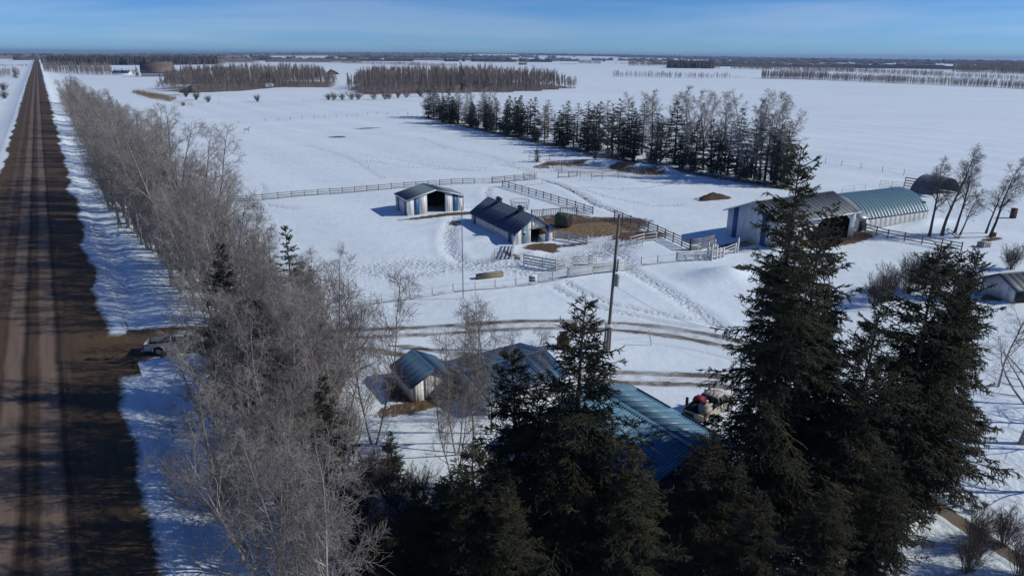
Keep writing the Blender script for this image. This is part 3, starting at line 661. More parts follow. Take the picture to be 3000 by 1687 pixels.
# ------------------------------------------------------------------ buildings
class Building:
    def __init__(s, name, label, cat, fl, ang, Wd, Dp, hw, rise, ridge):
        x, y = fl; s.W, s.D, s.hw, s.rise, s.ridge = Wd, Dp, hw, rise, ridge
        cx = x + cos(ang) * Wd / 2 - sin(ang) * Dp / 2; cy = y + sin(ang) * Wd / 2 + cos(ang) * Dp / 2
        s.z = gz1(cx, cy); s.root = thing(name, label, cat, (x, y, s.z - 0.05), ang)
        s.ang = ang
    def pt(s, ax, a, z, o):
        return {'f': (a, -o, z), 'b': (a, s.D + o, z), 'l': (-o, a, z), 'r': (s.W + o, a, z)}[ax]
    def top(s, ax, a):
        g = (ax in 'fb') if s.ridge == 'depth' else (ax in 'lr')
        if not g: return s.hw
        full = s.W if ax in 'fb' else s.D
        return s.hw + s.rise * (1 - abs(2 * a / full - 1))
    def panel(s, ax, a0, a1, m, zb=-0.3, zt=None, name='wall_panel', rib=0.3, o0=0.0, th=0.04):
        full = s.W if ax in 'fb' else s.D
        cuts = [a0] + ([full / 2] if a0 < full / 2 - 1e-3 and a1 > full / 2 + 1e-3 and s.top(ax, full / 2) > s.hw and zt is None else []) + [a1]
        mb = MB()
        for u, v in zip(cuts[:-1], cuts[1:]):
            g = 0.006
            tu = s.top(ax, u) - 0.02 if zt is None else zt; tv = s.top(ax, v) - 0.02 if zt is None else zt
            u_, v_ = u + g, v - g
            mb.hexa([s.pt(ax, u_, zb, o0), s.pt(ax, v_, zb, o0), s.pt(ax, v_, zb, o0 + th), s.pt(ax, u_, zb, o0 + th),
                     s.pt(ax, u_, tu, o0), s.pt(ax, v_, tv, o0), s.pt(ax, v_, tv, o0 + th), s.pt(ax, u_, tu, o0 + th)])
            if rib:
                n = max(1, int((v - u) / rib))
                for i in range(n):
                    c = u + (i + 0.5) * (v - u) / n; f = (c - u) / (v - u); tc = tu * (1 - f) + tv * f - 0.03
                    mb.hexa([s.pt(ax, c - .03, zb, o0 + th), s.pt(ax, c + .03, zb, o0 + th), s.pt(ax, c + .02, zb, o0 + th + .014), s.pt(ax, c - .02, zb, o0 + th + .014),
                             s.pt(ax, c - .03, tc, o0 + th), s.pt(ax, c + .03, tc, o0 + th), s.pt(ax, c + .02, tc, o0 + th + .014), s.pt(ax, c - .02, tc, o0 + th + .014)])
        return part(name, mb, m, s.root)
    def wall(s, ax, breaks, maxw=1.2):
        """breaks: list of (fraction0, fraction1, material); long runs are split into sheets"""
        full = s.W if ax in 'fb' else s.D
        for f0, f1, m in breaks:
            n = max(1, round((f1 - f0) * full / maxw))
            for i in range(n): s.panel(ax, full * (f0 + (f1 - f0) * i / n), full * (f0 + (f1 - f0) * (i + 1) / n), m)
    def roof(s, m, ov=0.3, eave=0.35, sheet=0.95, rib=0.24, lift=0.03, m2=None, trim=None, ribh=0.028):
        dep = s.ridge == 'depth'; ln = s.D if dep else s.W; half = (s.W if dep else s.D) / 2
        sl = s.rise / half; zr = s.hw + s.rise + lift; ze = s.hw + lift - eave * sl
        n = max(2, round((ln + 2 * ov) / sheet)); w = (ln + 2 * ov) / n
        def q(side, a, d, z):  # a along the ridge, d distance from the ridge line
            c = half + side * d
            return (c, a, z) if dep else (a, c, z)
        for side in (-1, 1):
            for i in range(n):
                a0 = -ov + i * w + 0.006; a1 = a0 + w - 0.012; mb = MB(); e = half + eave
                mb.hexa([q(side, a0, 0, zr), q(side, a1, 0, zr), q(side, a1, e, ze), q(side, a0, e, ze),
                         q(side, a0, 0, zr + .04), q(side, a1, 0, zr + .04), q(side, a1, e, ze + .04), q(side, a0, e, ze + .04)])
                k = max(1, round(w / rib))
                for j in range(k):
                    c = a0 + (j + 0.5) * w / k
                    mb.hexa([q(side, c - .03, 0.06, zr + .038), q(side, c + .03, 0.06, zr + .038), q(side, c + .03, e, ze + .038), q(side, c - .03, e, ze + .038),
                             q(side, c - .015, 0.06, zr + .04 + ribh), q(side, c + .015, 0.06, zr + .04 + ribh), q(side, c + .015, e, ze + .04 + ribh), q(side, c - .015, e, ze + .04 + ribh)])
                part('roof_sheet', mb, (m2 or m) if side > 0 else m, s.root)
        mb = MB(); z = zr + 0.05 + ribh
        mb.add([q(-1, -ov, .16, z - .16 * sl), q(-1, ln + ov, .16, z - .16 * sl), q(-1, ln + ov, 0, z + .02), q(-1, -ov, 0, z + .02), q(1, ln + ov, .16, z - .16 * sl), q(1, -ov, .16, z - .16 * sl)],
               [[0, 1, 2, 3], [3, 2, 4, 5]])
        part('ridge_cap', mb, m, s.root)
        if trim:
            for a in (-ov - 0.03, ln + ov + 0.03):
                for side in (-1, 1):
                    mb = MB(); e = half + eave; p0 = np.array(q(side, a, 0, zr - .05)); p1 = np.array(q(side, a, e, ze - .05)); mb.beam(p0, p1, 0.04, 0.2); part('trim_board', mb, trim, s.root)
            for side in (-1, 1):
                mb = MB(); e = half + eave + 0.03; mb.beam(np.array(q(side, -ov, e, ze - .04)), np.array(q(side, ln + ov, e, ze - .04)), 0.04, 0.18); part('trim_board', mb, trim, s.root)
    def boxpart(s, name, c, d, m, parent=None):
        return part(name, MB().box(c, d), m, parent or s.root)
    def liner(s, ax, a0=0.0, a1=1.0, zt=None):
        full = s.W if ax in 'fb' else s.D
        s.panel(ax, full * a0 + .06, full * a1 - .06, M_DARK, -0.3, zt or s.hw - .05, 'inner_shade_sheet', 0, -0.12, 0.04)  # dark sheet added inside the walls, interior shade put into its colour
def corner_trims(b, m, w=0.09):
    for x, y in ((-.05, -.05), (b.W + .05, -.05), (-.05, b.D + .05), (b.W + .05, b.D + .05)):
        b.boxpart('corner_trim', (x, y, (b.hw - .3) / 2 - .02), (w, w, b.hw + .26), m)
Wt, Bl = M_WHITE, M_BLUEP

# open pole shed with blue stripes
b = Building('pole_shed', 'white and blue striped pole shed with wide dark opening in its gable front', 'shed', (-17.8, 114.4), radians(27), 10.2, 6.3, 2.75, 1.35, 'depth')
b.wall('f', [(0, .105, Wt), (.105, .20, Bl), (.20, .34, Wt), (.667, .80, Wt), (.80, .90, Bl), (.90, 1, Wt)])
b.wall('l', [(0, .13, Wt), (.13, .28, Bl), (.28, .72, Wt), (.72, .88, Bl), (.88, 1, Wt)])
b.wall('r', [(0, .3, Wt), (.3, .45, Bl), (.45, 1, Wt)])
b.wall('b', [(0, .22, Wt), (.36, .6, Wt), (.6, .7, Bl), (.7, 1, Wt)])
b.panel('b', 10.2 * .22, 10.2 * .36, Wt, -.3, 0.9); b.panel('b', 10.2 * .22, 10.2 * .36, Wt, 2.5, None)
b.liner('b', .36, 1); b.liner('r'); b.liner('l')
b.roof(M_ROOFS, 0.25, 0.3, trim=M_TRIM); corner_trims(b, M_TRIM)
for a in (.34, .667): b.boxpart('post', (10.2 * a, 0.12, 1.75), (0.16, 0.16, 3.9), M_POST)

# low stable with two cupolas
b = Building('stable', 'long low stable with navy roof and two little ridge cupolas', 'barn', (0.4, 95.9), radians(27.5), 6.2, 15.3, 1.9, 2.1, 'depth')
b.wall('f', [(0, .16, Wt), (.16, .30, mat('pale_blue_panel', (0.20, 0.34, 0.42), None, 1, 0.5)), (.30, .41, Wt), (.80, .90, Bl), (.90, 1, Wt)], 0.7)
b.panel('f', 6.2 * .41, 6.2 * .80, Wt, 2.12, None)
b.wall('l', [(0, .07, Wt), (.07, .14, Bl), (.14, .885, Wt), (.885, .95, Bl), (.95, 1, Wt)])
b.wall('r', [(0, .1, Wt), (.1, .2, Bl), (.2, 1, Wt)]); b.wall('b', [(0, .2, Wt), (.2, .3, Bl), (.3, 1, Wt)])
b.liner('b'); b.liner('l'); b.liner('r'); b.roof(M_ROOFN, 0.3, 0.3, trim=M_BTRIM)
wn_ = b.boxpart('window', (6.2 * .23, -.07, 1.55), (.62, .06, .62), M_TRIM); b.boxpart('pane', (6.2 * .23, -.105, 1.55), (.48, .02, .48), M_GLASS, wn_)
dl = b.boxpart('door_leaf', (6.2 * .71, -.08, .62), (1.1, .06, 1.15), mat('grey_door', (0.24, 0.27, 0.26), None, 2, 0.7))
for sgn in (1, -1): part('cross_brace', MB().beam((6.2 * .71 - .5, -.13, .62 - sgn * .5), (6.2 * .71 + .5, -.13, .62 + sgn * .5), .03, .1), M_GALV, dl)
b.boxpart('upper_door_leaf', (6.2 * .74, -.10, 1.68), (1.25, .06, .85), M_WOODR)
part('hay_hood', MB().beam((6.2 * .4, -.1, 2.2), (6.2 * .55, -.5, 2.75), .12, .08), M_TRIM, b.root)
for f in (.25, .73):
    cy = 15.3 * (1 - f); zc = 1.9 + 2.1
    cu = b.boxpart('cupola', (3.1, cy, zc + .18), (.72, .72, .62), M_POST)
    part('cupola_roof', MB().add([(2.6, cy - .5, zc + .49), (3.6, cy - .5, zc + .49), (3.6, cy + .5, zc + .49), (2.6, cy + .5, zc + .49), (3.1, cy - .5, zc + .85), (3.1, cy + .5, zc + .85)],
         [[0, 3, 5, 4], [1, 4, 5, 2], [0, 1, 2, 3]], [[0, 4, 1], [3, 2, 5]]), M_ROOFN, cu)

# big hay barn
b = Building('hay_barn', 'tall grey roofed hay barn with open front, partly hidden by the tallest spruce', 'barn', (37.3, 93.9), radians(29.6), 17.3, 9.3, 4.35, 1.9, 'width')
b.wall('l', [(0, .2, Wt), (.2, .30, Bl), (.30, .78, Wt), (.78, .88, Bl), (.88, 1, Wt)])
b.wall('b', [(0, 1, Wt)]); b.wall('r', [(0, 1, Wt)])
b.wall('f', [(0, .1, Wt), (.1, .16, Bl), (.16, .50, Wt), (.925, 1, Wt)])
b.panel('f', 17.3 * .50, 17.3 * .925, Wt, 3.75, None, rib=0.3)
for a, sg in ((.50, 1), (.925, -1)):
    x0 = 17.3 * a; part('corner_brace', MB().add([(x0, -.05, 2.9), (x0 + sg * 1.1, -.05, 3.76), (x0, -.05, 3.76), (x0, -.01, 2.9), (x0 + sg * 1.1, -.01, 3.76), (x0, -.01, 3.76)], [[0, 1, 2], [3, 5, 4]], [[0, 3, 4, 1], [1, 4, 5, 2], [2, 5, 3, 0]]), M_WHITE, b.root)
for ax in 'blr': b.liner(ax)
for i in range(5): b.boxpart('purlin', (13.5, 9.1, 0.8 + i * .8), (6.5, .12, .14), M_POST)
b.roof(M_ROOFG, 0.25, 0.75, trim=M_TRIM)

# quonset with teal arched roof
def quonset(name, label, cat, p0, ang, Ln, span, hw, rise, roofm, wallm, sheet=0.8, seg=14, ends=True):
    r = thing(name, label, cat, (p0[0], p0[1], gz1(*p0) - .05), ang)
    n = round(Ln / sheet); w = Ln / n
    Rr = (rise ** 2 + (span / 2) ** 2) / (2 * rise); a_m = math.asin(min(1, span / 2 / Rr)); a_m = a_m if rise <= span / 2 else pi - a_m
    th = np.linspace(-a_m, a_m, seg + 1); yy = span / 2 + (Rr + .02) * np.sin(th); zz = hw + rise - Rr + (Rr + .02) * np.cos(th)
    for i in range(n):
        mb = MB(); a0, a1 = i * w + .004, (i + 1) * w - .004
        for (u, v, h0) in ((a0, a1, 0.0), (a0 + w * .22, a0 + w * .32, .010), (a0 + w * .68, a0 + w * .78, .010)):
            ks = 1 + h0 / Rr; V = []
            for kk in (1.0, ks + .035 / Rr):
                y2 = span / 2 + (yy - span / 2) * kk; z2 = hw + rise - Rr + (zz - (hw + rise - Rr)) * kk
                V += [(u, a, c) for a, c in zip(y2, z2)] + [(v, a, c) for a, c in zip(y2, z2)]
            m = seg + 1; F = []
            for j in range(seg):
                F += [[j, j + 1, m + j + 1, m + j], [2 * m + j, 3 * m + j, 3 * m + j + 1, 2 * m + j + 1], [j, 2 * m + j, 2 * m + j + 1, j + 1], [m + j, m + j + 1, 3 * m + j + 1, 3 * m + j]]
            mb.add(V, F)
        part('roof_sheet', mb, roofm, r)
    if wallm:
        k = round(Ln / 1.2)
        for i in range(k):
            for y in (0.06, span - .06):
                mb = MB(); mb.box((Ln * (i + .5) / k, y, hw / 2 - .12), (Ln / k - .01, .05, hw + .36))
                for j in range(4): mb.box((Ln * i / k + Ln / k * (j + .5) / 4, y + (-.04 if y < 1 else .04), hw / 2 - .13), (.05, .03, hw + .34))
                part('wall_panel', mb, wallm, r)
        part('eave_trim', MB().box((Ln / 2, -.02, hw - .02), (Ln, .06, .14)), M_BTRIM, r)
        if ends:
            for x in (.12, Ln - .12):
                V = [(x, a, c) for a, c in zip(yy, zz)]; V2 = [(x + .05, a, c) for a, c in zip(yy, zz)]
                mb = MB(); m = len(V); low = [(x, yy[0], -.3), (x, yy[-1], -.3)]; low2 = [(x + .05, yy[0], -.3), (x + .05, yy[-1], -.3)]
                A = [low[0]] + V + [low[1]]; Bq = [low2[0]] + V2 + [low2[1]]; q = len(A)
                mb.add(A + Bq, [[j, j + 1, q + j + 1, q + j] for j in range(q - 1)]); mb.add(A, [list(range(q))]); mb.add(Bq, [list(range(q))[::-1]])
                part('end_wall', mb, wallm, r)
    return r
qd = (56.0, 106.4)
q = quonset('quonset_barn', 'low barn with arched teal metal roof beside the grey hay barn', 'barn', qd, radians(26.4), 15.6, 10.6, 1.8, 2.9, M_TEAL, M_WHITE)
# its lean-to doorway towards the hay barn
part('porch_wall', MB().box((-1.0, -.3, 1.0), (2.2, .1, 2.6)), M_WHITE, q); part('porch_door', MB().box((-1.0, -.37, .8), (1.5, .06, 1.9)), M_DARK, q)
part('porch_roof', MB().hexa([(-2.3, -.7, 2.15), (.4, -.7, 2.15), (.4, 1.6, 3.0), (-2.3, 1.6, 3.0), (-2.3, -.7, 2.22), (.4, -.7, 2.22), (.4, 1.6, 3.07), (-2.3, 1.6, 3.07)]), M_GALV, q)
part('stove_vent', MB().box((15.5, 1.2, 2.9), (.7, .7, .5)), M_DARK, q)
sp = G(2738, 566); s5 = quonset('arch_shelter', 'small dark arched metal shelter far behind the teal roof', 'shelter', (sp[0] + 4.7, sp[1] - .5), radians(116), 5.0, 8.4, 0.15, 3.2, mat('rusty_blue_sheet', (0.12, 0.16, 0.20), (0.14, 0.12, 0.12), 0.35, 0.55), None, 0.8, 16, False)

# little white garden shed
b = Building('garden_shed', 'small white shed with bright blue ribbed roof left of the foreground spruces', 'shed', (-7.7, 48.2), radians(30.7), 3.5, 4.0, 1.62, 0.9, 'depth')
for ax in 'flrb': b.wall(ax, [(0, 1, M_WHITE)], 1.0)
b.roof(M_ROOFB, 0.22, 0.28, 0.8, 0.2, trim=M_BTRIM)
# long low building behind bare trees
b = Building('long_shed', 'long low building with dark ribbed slate blue roof behind the bare saplings', 'shed', (-1.76, 46.3), radians(33), 7.6, 7.2, 1.6, 0.75, 'width')
for ax in 'flrb': b.wall(ax, [(0, 1, M_WHITE)], 1.2)
b.roof(M_ROOFB, 0.25, 0.35, 0.9, 0.3, trim=M_TRIM)
for x in (1.6, 4.4):
    w_ = b.boxpart('window', (x, -.09, .95), (1.0, .05, .7), M_TRIM); b.boxpart('pane', (x, -.125, .95), (.84, .02, .54), M_GLASS, w_)
# blue roofed garage in the foreground
b = Building('garage', 'garage with bright blue ribbed metal roof beside the parked pickup truck', 'garage', (2.7, 41.9), radians(-57), 9.6, 7.4, 2.8, 1.05, 'width')
for ax in 'flrb': b.wall(ax, [(0, 1, mat('blue_siding', (0.10, 0.16, 0.24), None, 1, 0.5))], 1.2)
b.roof(M_ROOFL, 0.35, 0.4, 0.9, 0.23, trim=M_BTRIM, ribh=0.04)
for a0, a1 in ((0.6, 4.0), (5.0, 8.2)):
    e = 3.7 + .05; zz_ = 2.8 + .12 + 1.05 - 1.05 / 3.7 * e + .06
    part('snow_guard', MB().box(((a0 + a1) / 2, 3.7 + e, zz_ + .02), (a1 - a0, .07, .12)), M_BTRIM, b.root)
# white outbuilding at the right edge
b = Building('white_outbuilding', 'white outbuilding with grey roof at the right edge of the yard', 'shed', (56.0, 71.9), radians(14), 8.5, 4.2, 2.0, 1.05, 'width')
b.wall('l', [(0, 1, M_WHITE)], 1.1); b.wall('f', [(0.18, 1, M_WHITE)], 1.1); b.wall('r', [(0, 1, M_WHITE)]); b.wall('b', [(0, 1, M_WHITE)])
b.boxpart('door', (.8, .05, .95), (1.5, .06, 1.95), M_DARK); b.roof(M_ROOFG, 0.4, 0.45, trim=M_BTRIM); corner_trims(b, M_BTRIM)
w_ = b.boxpart('window', (3.6, -.09, 1.3), (1.3, .05, .9), M_TRIM); b.boxpart('pane', (3.6, -.125, 1.3), (1.1, .02, .7), M_GLASS, w_)

# far gambrel barn and neighbours
def gambrel(p, ang, Wd, Dp, hw, h1, h2):
    r = thing('gambrel_barn', 'large far barn with brown gambrel roof and pale lower wall', 'barn', (p[0], p[1], gz1(p[0], p[1]) - .1), ang)
    part('wall', MB().prof([(0, 0), (Dp, 0), (Dp, hw), (0, hw)], 0, 1), mat('grey_block_wall', (0.36, 0.36, 0.36), None, .5, .8), r)
    o = r.children[0]; o.rotation_euler = (0, 0, pi / 2); o.scale = (1, -Wd, 1)
    pr = [(-.4, hw - .1), (Dp * .16, hw + h1), (Dp / 2, hw + h1 + h2), (Dp * .84, hw + h1), (Dp + .4, hw - .1)]
    low = mat('brown_barn_roof', (0.20, 0.145, 0.14), (0.16, 0.115, 0.115), 0.3, 0.8)
    for i in range(4):
        (y0, z0), (y1, z1) = pr[i], pr[i + 1]
        part('roof_slope', MB().hexa([(-.5, y0, z0), (Wd + .5, y0, z0), (Wd + .5, y1, z1), (-.5, y1, z1), (-.5, y0, z0 + .15), (Wd + .5, y0, z0 + .15), (Wd + .5, y1, z1 + .15), (-.5, y1, z1 + .15)]), low, r)
    for x in (0.0, Wd - .1):
        mb = MB(); A = [(x, 0, hw)] + [(x, y, z) for y, z in pr[1:4]] + [(x, Dp, hw)]; Bq = [(x + .1, y, z) for _, y, z in A]; mb.add(A, [[0, 1, 2, 3, 4]]); mb.add(Bq, [[4, 3, 2, 1, 0]]); part('gable_end', mb, M_POST, r)
    for f in (.2, .5, .8): part('roof_vent', MB().cyl((Wd * f, Dp / 2, hw + h1 + h2), (Wd * f, Dp / 2, hw + h1 + h2 + 1.0), .45, .3, 6), M_GALV, r)
gp = G(414, 225); gd = hypot(*gp[:2]); gambrel(gp, radians(14), 64 / FPX * gd * 1.13, 14, 11 / FPX * gd * .95, 19 / FPX * gd, 6 / FPX * gd)
def far_shed(px, py, wpx, hpx, label, roofm, wallm=M_WHITE, ang=10):
    p = G(px, py); dd_ = hypot(p[0], p[1]); wd = wpx / FPX * dd_ * 1.1; hh = hpx / FPX * dd_
    b = Building('farm_shed', label, 'shed', (p[0], p[1]), radians(ang), wd, wd * .7, hh * .55, hh * .45, 'width')
    for ax in 'flrb': b.panel(ax, 0, b.W if ax in 'fb' else b.D, wallm, -.3, None, 'wall', 0)
    b.roof(roofm, .3, .3, 99, 9)
far_shed(532, 216, 32, 9, 'low dark farm shed far right of the gambrel barn', M_ROOFN, M_POST)
far_shed(618, 208, 42, 9, 'far shed with dull green roof behind the left aspen grove', mat('dull_green_roof', (0.10, 0.125, 0.12), None, 1, .6), M_POST)
far_shed(494, 221, 8, 7, 'tiny left hut of two far pointed huts beside the gambrel barn', M_ROOFN, M_POST)
far_shed(506, 222, 10, 8, 'tiny right hut of two far pointed huts beside the gambrel barn', mat('pale_snowy_roof', (0.6, 0.62, 0.65), None, 1, .7), M_WOODR)
far_shed(330, 221, 34, 11, 'far farmhouse with dark roof among trees left of the gambrel barn', M_ROOFN, M_WHITE)
far_shed(375, 219, 16, 6, 'small far white outbuilding just left of the gambrel barn', MATS['pale_snowy_roof'], M_WHITE)

# ------------------------------------------------------------------ fences and gates
U_RAIL = MB().box((.5, 0, 0), (1, .045, .15)).mesh('rail'); U_RAILW = MB().box((.5, 0, 0), (1, .045, .15)).mesh('rail')
U_POST = MB().box((0, 0, .5), (.13, .13, 1)).mesh('post'); U_POSTW = MB().box((0, 0, .5), (.13, .13, 1)).mesh('post')
U_STAKE = MB().cyl((0, 0, 0), (0, 0, 1), .055, .05, 6).mesh('post')
U_WIRE = MB().cyl((0, 0, 0), (1, 0, 0), .009, .009, 4).mesh('wire'); U_BAR = MB().cyl((0, 0, 0), (1, 0, 0), .024, .024, 6).mesh('bar')
U_PICK = MB().box((0, 0, .5), (.10, .03, 1)).mesh('picket')
for me, m_ in ((U_RAIL, M_FENCE), (U_RAILW, M_FENCEW), (U_POST, M_POST), (U_POSTW, M_FENCEW), (U_STAKE, M_POST), (U_WIRE, M_WIRE), (U_BAR, M_PIPE), (U_PICK, M_FENCE)): me.materials.append(m_)
frng = random.Random(5)
def span(root, me, name, p, q, sx=1.0):
    """a unit piece laid from p to q (world), parented under root"""
    o = bpy.data.objects.new(name, me); C.objects.link(o); o.parent = root
    d = Vector(q) - Vector(p); o.location = Vector(p) - root.location
    o.rotation_euler = (0, -math.asin(max(-1, min(1, d.z / d.length))), atan2(d.y, d.x)); o.scale = (d.length, sx, sx); return o
def stand(root, me, name, p, h, thick=1.0, rz=0.0, tilt=0.0):
    o = bpy.data.objects.new(name, me); C.objects.link(o); o.parent = root
    o.location = Vector(p) - root.location; o.scale = (thick, thick, h); o.rotation_euler = (tilt, frng.uniform(-.03, .03), rz); return o
def fence(label, pts, h=1.2, rails=3, step=2.4, white=False, name='rail_fence', sx=1.0, group=None, z0=0.28, exact=False, wires=0, stake=False, post_over=0.08, pthick=1.0):
    P = []
    for (x0, y0), (x1, y1) in zip(pts[:-1], pts[1:]):
        n = 1 if exact else max(1, round(hypot(x1 - x0, y1 - y0) / step))
        P += [(x0 + (x1 - x0) * i / n, y0 + (y1 - y0) * i / n) for i in range(n)]
    P.append(pts[-1]); Q = [(x, y, gz1(x, y)) for x, y in P]
    r = thing(name, label, 'fence', Q[0], 0, group)
    for x, y, z in Q: stand(r, (U_STAKE if stake else (U_POSTW if white else U_POST)), 'post', (x, y, z - .15), h + .15 + post_over + frng.uniform(-.04, .06), pthick, atan2(pts[-1][1] - pts[0][1], pts[-1][0] - pts[0][0]))
    for (a, b_) in zip(Q[:-1], Q[1:]):
        for k in range(rails):
            zz_ = z0 + (h - .07 - z0) * (k / max(1, rails - 1)) + frng.uniform(-.03, .03)
            ofs = np.array([a[1] - b_[1], b_[0] - a[0]]); ofs = ofs / np.linalg.norm(ofs) * 0.09; sg = -1 if ofs[1] > 0 else 1
            span(r, U_RAILW if white else U_RAIL, 'rail', (a[0] + sg * ofs[0], a[1] + sg * ofs[1], a[2] + zz_), (b_[0] + sg * ofs[0], b_[1] + sg * ofs[1], b_[2] + zz_ + frng.uniform(-.02, .02)), sx)
    if wires:
        for k in range(wires):
            zz_ = .35 + (h - .45) * k / max(1, wires - 1)
            for a, b_ in zip(Q[:-1], Q[1:]): span(r, U_WIRE, 'wire', (a[0], a[1], a[2] + zz_), (b_[0], b_[1], b_[2] + zz_))
    return r
def gate(label, a, b_, h=1.25, bars=5, name='pipe_gate', posts=True, z0=.2):
    a = (*a, gz1(*a)); b_ = (*b_, gz1(*b_)); r = thing(name, label, 'gate', a)
    for k in range(bars):
        z = z0 + (h - z0) * k / (bars - 1); span(r, U_BAR, 'bar', (a[0], a[1], a[2] + z), (b_[0], b_[1], b_[2] + z))
    for f in (0, .5, 1):
        p = [a[i] + (b_[i] - a[i]) * f for i in range(3)]; o = bpy.data.objects.new('upright', U_BAR); C.objects.link(o); o.parent = r
        o.location = Vector(p) - r.location + Vector((0, 0, z0)); o.rotation_euler = (0, -pi / 2, 0); o.scale = (h - z0, 1.2, 1.2)
    return r
fence('grey rail fence along the far side of the shed paddock', W((540, 604), (629, 597), (815, 584), (967, 569), (1109, 558), (1183, 550), (1288, 543), (1389, 537.5)), 1.15, 3, 2.6)
gate('thin pipe gate in the far paddock fence', W((1391, 537.5))[0], W((1440, 534.5))[0], 1.1, 5)
fence('short dark rail fence between far gate and swung panel', W((1442, 535), (1478, 532), (1506, 529.6), (1534, 528), (1567, 526)), 1.35, 4, exact=True)
gate('tall pipe panel at the end of the far paddock fence', W((1532, 524))[0], W((1572, 527))[0], 1.5, 6)
fence('long slanting rail fence running down behind the stable', W((1472, 544), (1737, 627)), 1.25, 3, 2.6)
gate('thin pipe panel beyond the round bale', W((1694, 630))[0], W((1737, 627))[0], 1.1, 4)
# ladder-like picket fence
pf = fence('dark picket fence beside the green wrapped bale', W((1557, 642), (1590, 640), (1640, 636), (1690, 632)), 1.5, 2, 2.4, name='picket_fence', z0=.3, exact=True)
pa_, pb_ = W((1557, 642))[0], W((1690, 632))[0]
for i in range(26):
    f = (i + .5) / 26; x = pa_[0] + (pb_[0] - pa_[0]) * f; y = pa_[1] + (pb_[1] - pa_[1]) * f; stand(pf, U_PICK, 'picket', (x, y + .1, gz1(x, y) + .05), 1.35, 1, 0.2)
fence('tall four rail fence from mud yard to the hay barn', W((1800, 640), (1925, 690), (2022, 738)), 1.5, 4, 2.4)
fence('snow lit board fence at the mud yard corner', W((1846, 720.6), (1884.6, 712), (1922, 707)), 1.3, 3, white=True, exact=True)
gate('small pipe gate at the mud yard corner', W((1848, 720))[0], W((1881, 728))[0], 1.1, 4)
fence('wire and rail fence along the driveway left of the board fence', W((1030, 897), (1120, 885), (1202, 875), (1267, 867), (1329, 859), (1393, 853), (1451, 848), (1512, 840), (1568, 834)), 1.0, 1, 2.5, white=True, exact=True, wires=2, z0=.12)
gate('wide pipe gate in the driveway fence', W((1576, 833))[0], W((1660, 819))[0], 1.25, 6)
fence('white five rail board fence left of the utility pole', W((1664, 816), (1735, 806), (1800, 798), (1830, 790)), 1.35, 5, white=True, exact=True, sx=1.2)
fence('low wire fence between utility pole and cattle chute', W((1833, 788), (1879, 778.5), (1927, 773.5), (1981, 769)), 1.15, 1, white=True, exact=True, wires=2, z0=.15)
fence('white board fence at the cattle chute', W((1982, 769), (2033, 767), (2084, 765)), 1.3, 4, white=True, exact=True, sx=1.2)
fence('pale board pen fence in front of the stable door', W((1535, 776), (1589, 787), (1629, 795)), 1.45, 4, exact=True, white=True, sx=1.25)
fence('pale board pen fence left of the utility pole', W((1631, 794), (1677, 781), (1723, 777), (1748, 775)), 1.35, 4, white=True, exact=True, sx=1.2)
fence('board fence running right from the stable corner', W((1624, 699), (1666, 704), (1721, 715)), 1.3, 4, exact=True, white=True, sx=1.2)
gate('half open pipe gate at the pen entrance', W((1772, 735))[0], W((1802, 751))[0], 1.4, 6)
fence('short steep board fence at the stable front corner', W((1508, 722), (1503, 740), (1498, 760)), 1.35, 4, white=True, exact=True)
gate('pipe gate standing in the snow left of the stable', W((1441, 769))[0], W((1496, 757))[0], 1.35, 6)
gate('pipe panel leaning near the stable gate', W((1448, 764))[0], W((1480, 752))[0], 1.5, 5)
fence('rail fence running right from the teal roofed barn', W((2534, 679), (2600, 698), (2700, 715), (2815, 738)), 1.3, 3, 2.6)
fence('dark plank corral around the arch shelter', W((2648, 549), (2700, 557), (2760, 560), (2812, 566)), 2.0, 4, 3.0, sx=1.5)
gate('pale pipe panel in front of the arch shelter', W((2576, 550))[0], W((2645, 556))[0], 1.5, 5)
gate('pipe rail on the snow behind the teal roof', W((2465, 569))[0], W((2534, 560))[0], 1.4, 3)
fence('line of wire fence posts in the big right field', W((2417, 481), (2464, 489), (2521, 497), (2584, 506), (2647, 515), (2712, 524)), 1.25, 0, exact=True, wires=2, stake=True, name='wire_fence')
fence('wire fence crossing the horse pasture', W((650, 370), (700, 364), (777, 358), (817, 355), (851, 353), (885, 351), (920, 349), (952, 347), (985, 345), (1015, 343), (1046, 341), (1077, 339), (1105, 337), (1136, 337), (1166, 337), (1194, 338)), 1.3, 0, exact=True, wires=3, stake=True, name='wire_fence')
fence('wire fence along the near side of the windbreak', W((1196, 341), (1250, 356), (1320, 370), (1390, 384), (1478, 400), (1560, 418), (1640, 436), (1710, 452), (1800, 470), (1880, 486), (1960, 502), (2040, 518), (2110, 532), (2180, 547)), 1.4, 0, 6, wires=3, stake=True, name='wire_fence')
fence('far wire fence before the aspen groves', W((450, 312), (560, 307), (640, 304), (766, 301), (888, 299), (1009, 297), (1090, 296)), 1.3, 0, 16, wires=2, stake=True, name='wire_fence')
fence('wire fence around the near edge of the frozen pond', W((1597, 492), (1618, 492), (1646, 502), (1700, 520), (1733, 526), (1764, 527), (1810, 525), (1880, 520), (1962, 512)), 1.5, 0, exact=True, wires=2, stake=True, name='wire_fence')
fence('rail fence on the far bank of the frozen pond', W((1550, 470), (1570, 474), (1610, 468), (1658, 462), (1706, 461)), 1.5, 1, exact=True, stake=True, z0=1.2)
fence('dark plank windbreak panel beside the small pond spruce', W((1738, 462), (1792, 462)), 1.8, 4, exact=True, sx=1.4)
fence('short gate rails before the pond path', W((1635, 519), (1666, 518), (1690, 517)), 1.3, 2, exact=True)
gate('left far pipe panel by the round bale feeder', W((511, 303))[0], W((540, 306))[0], 1.6, 5)
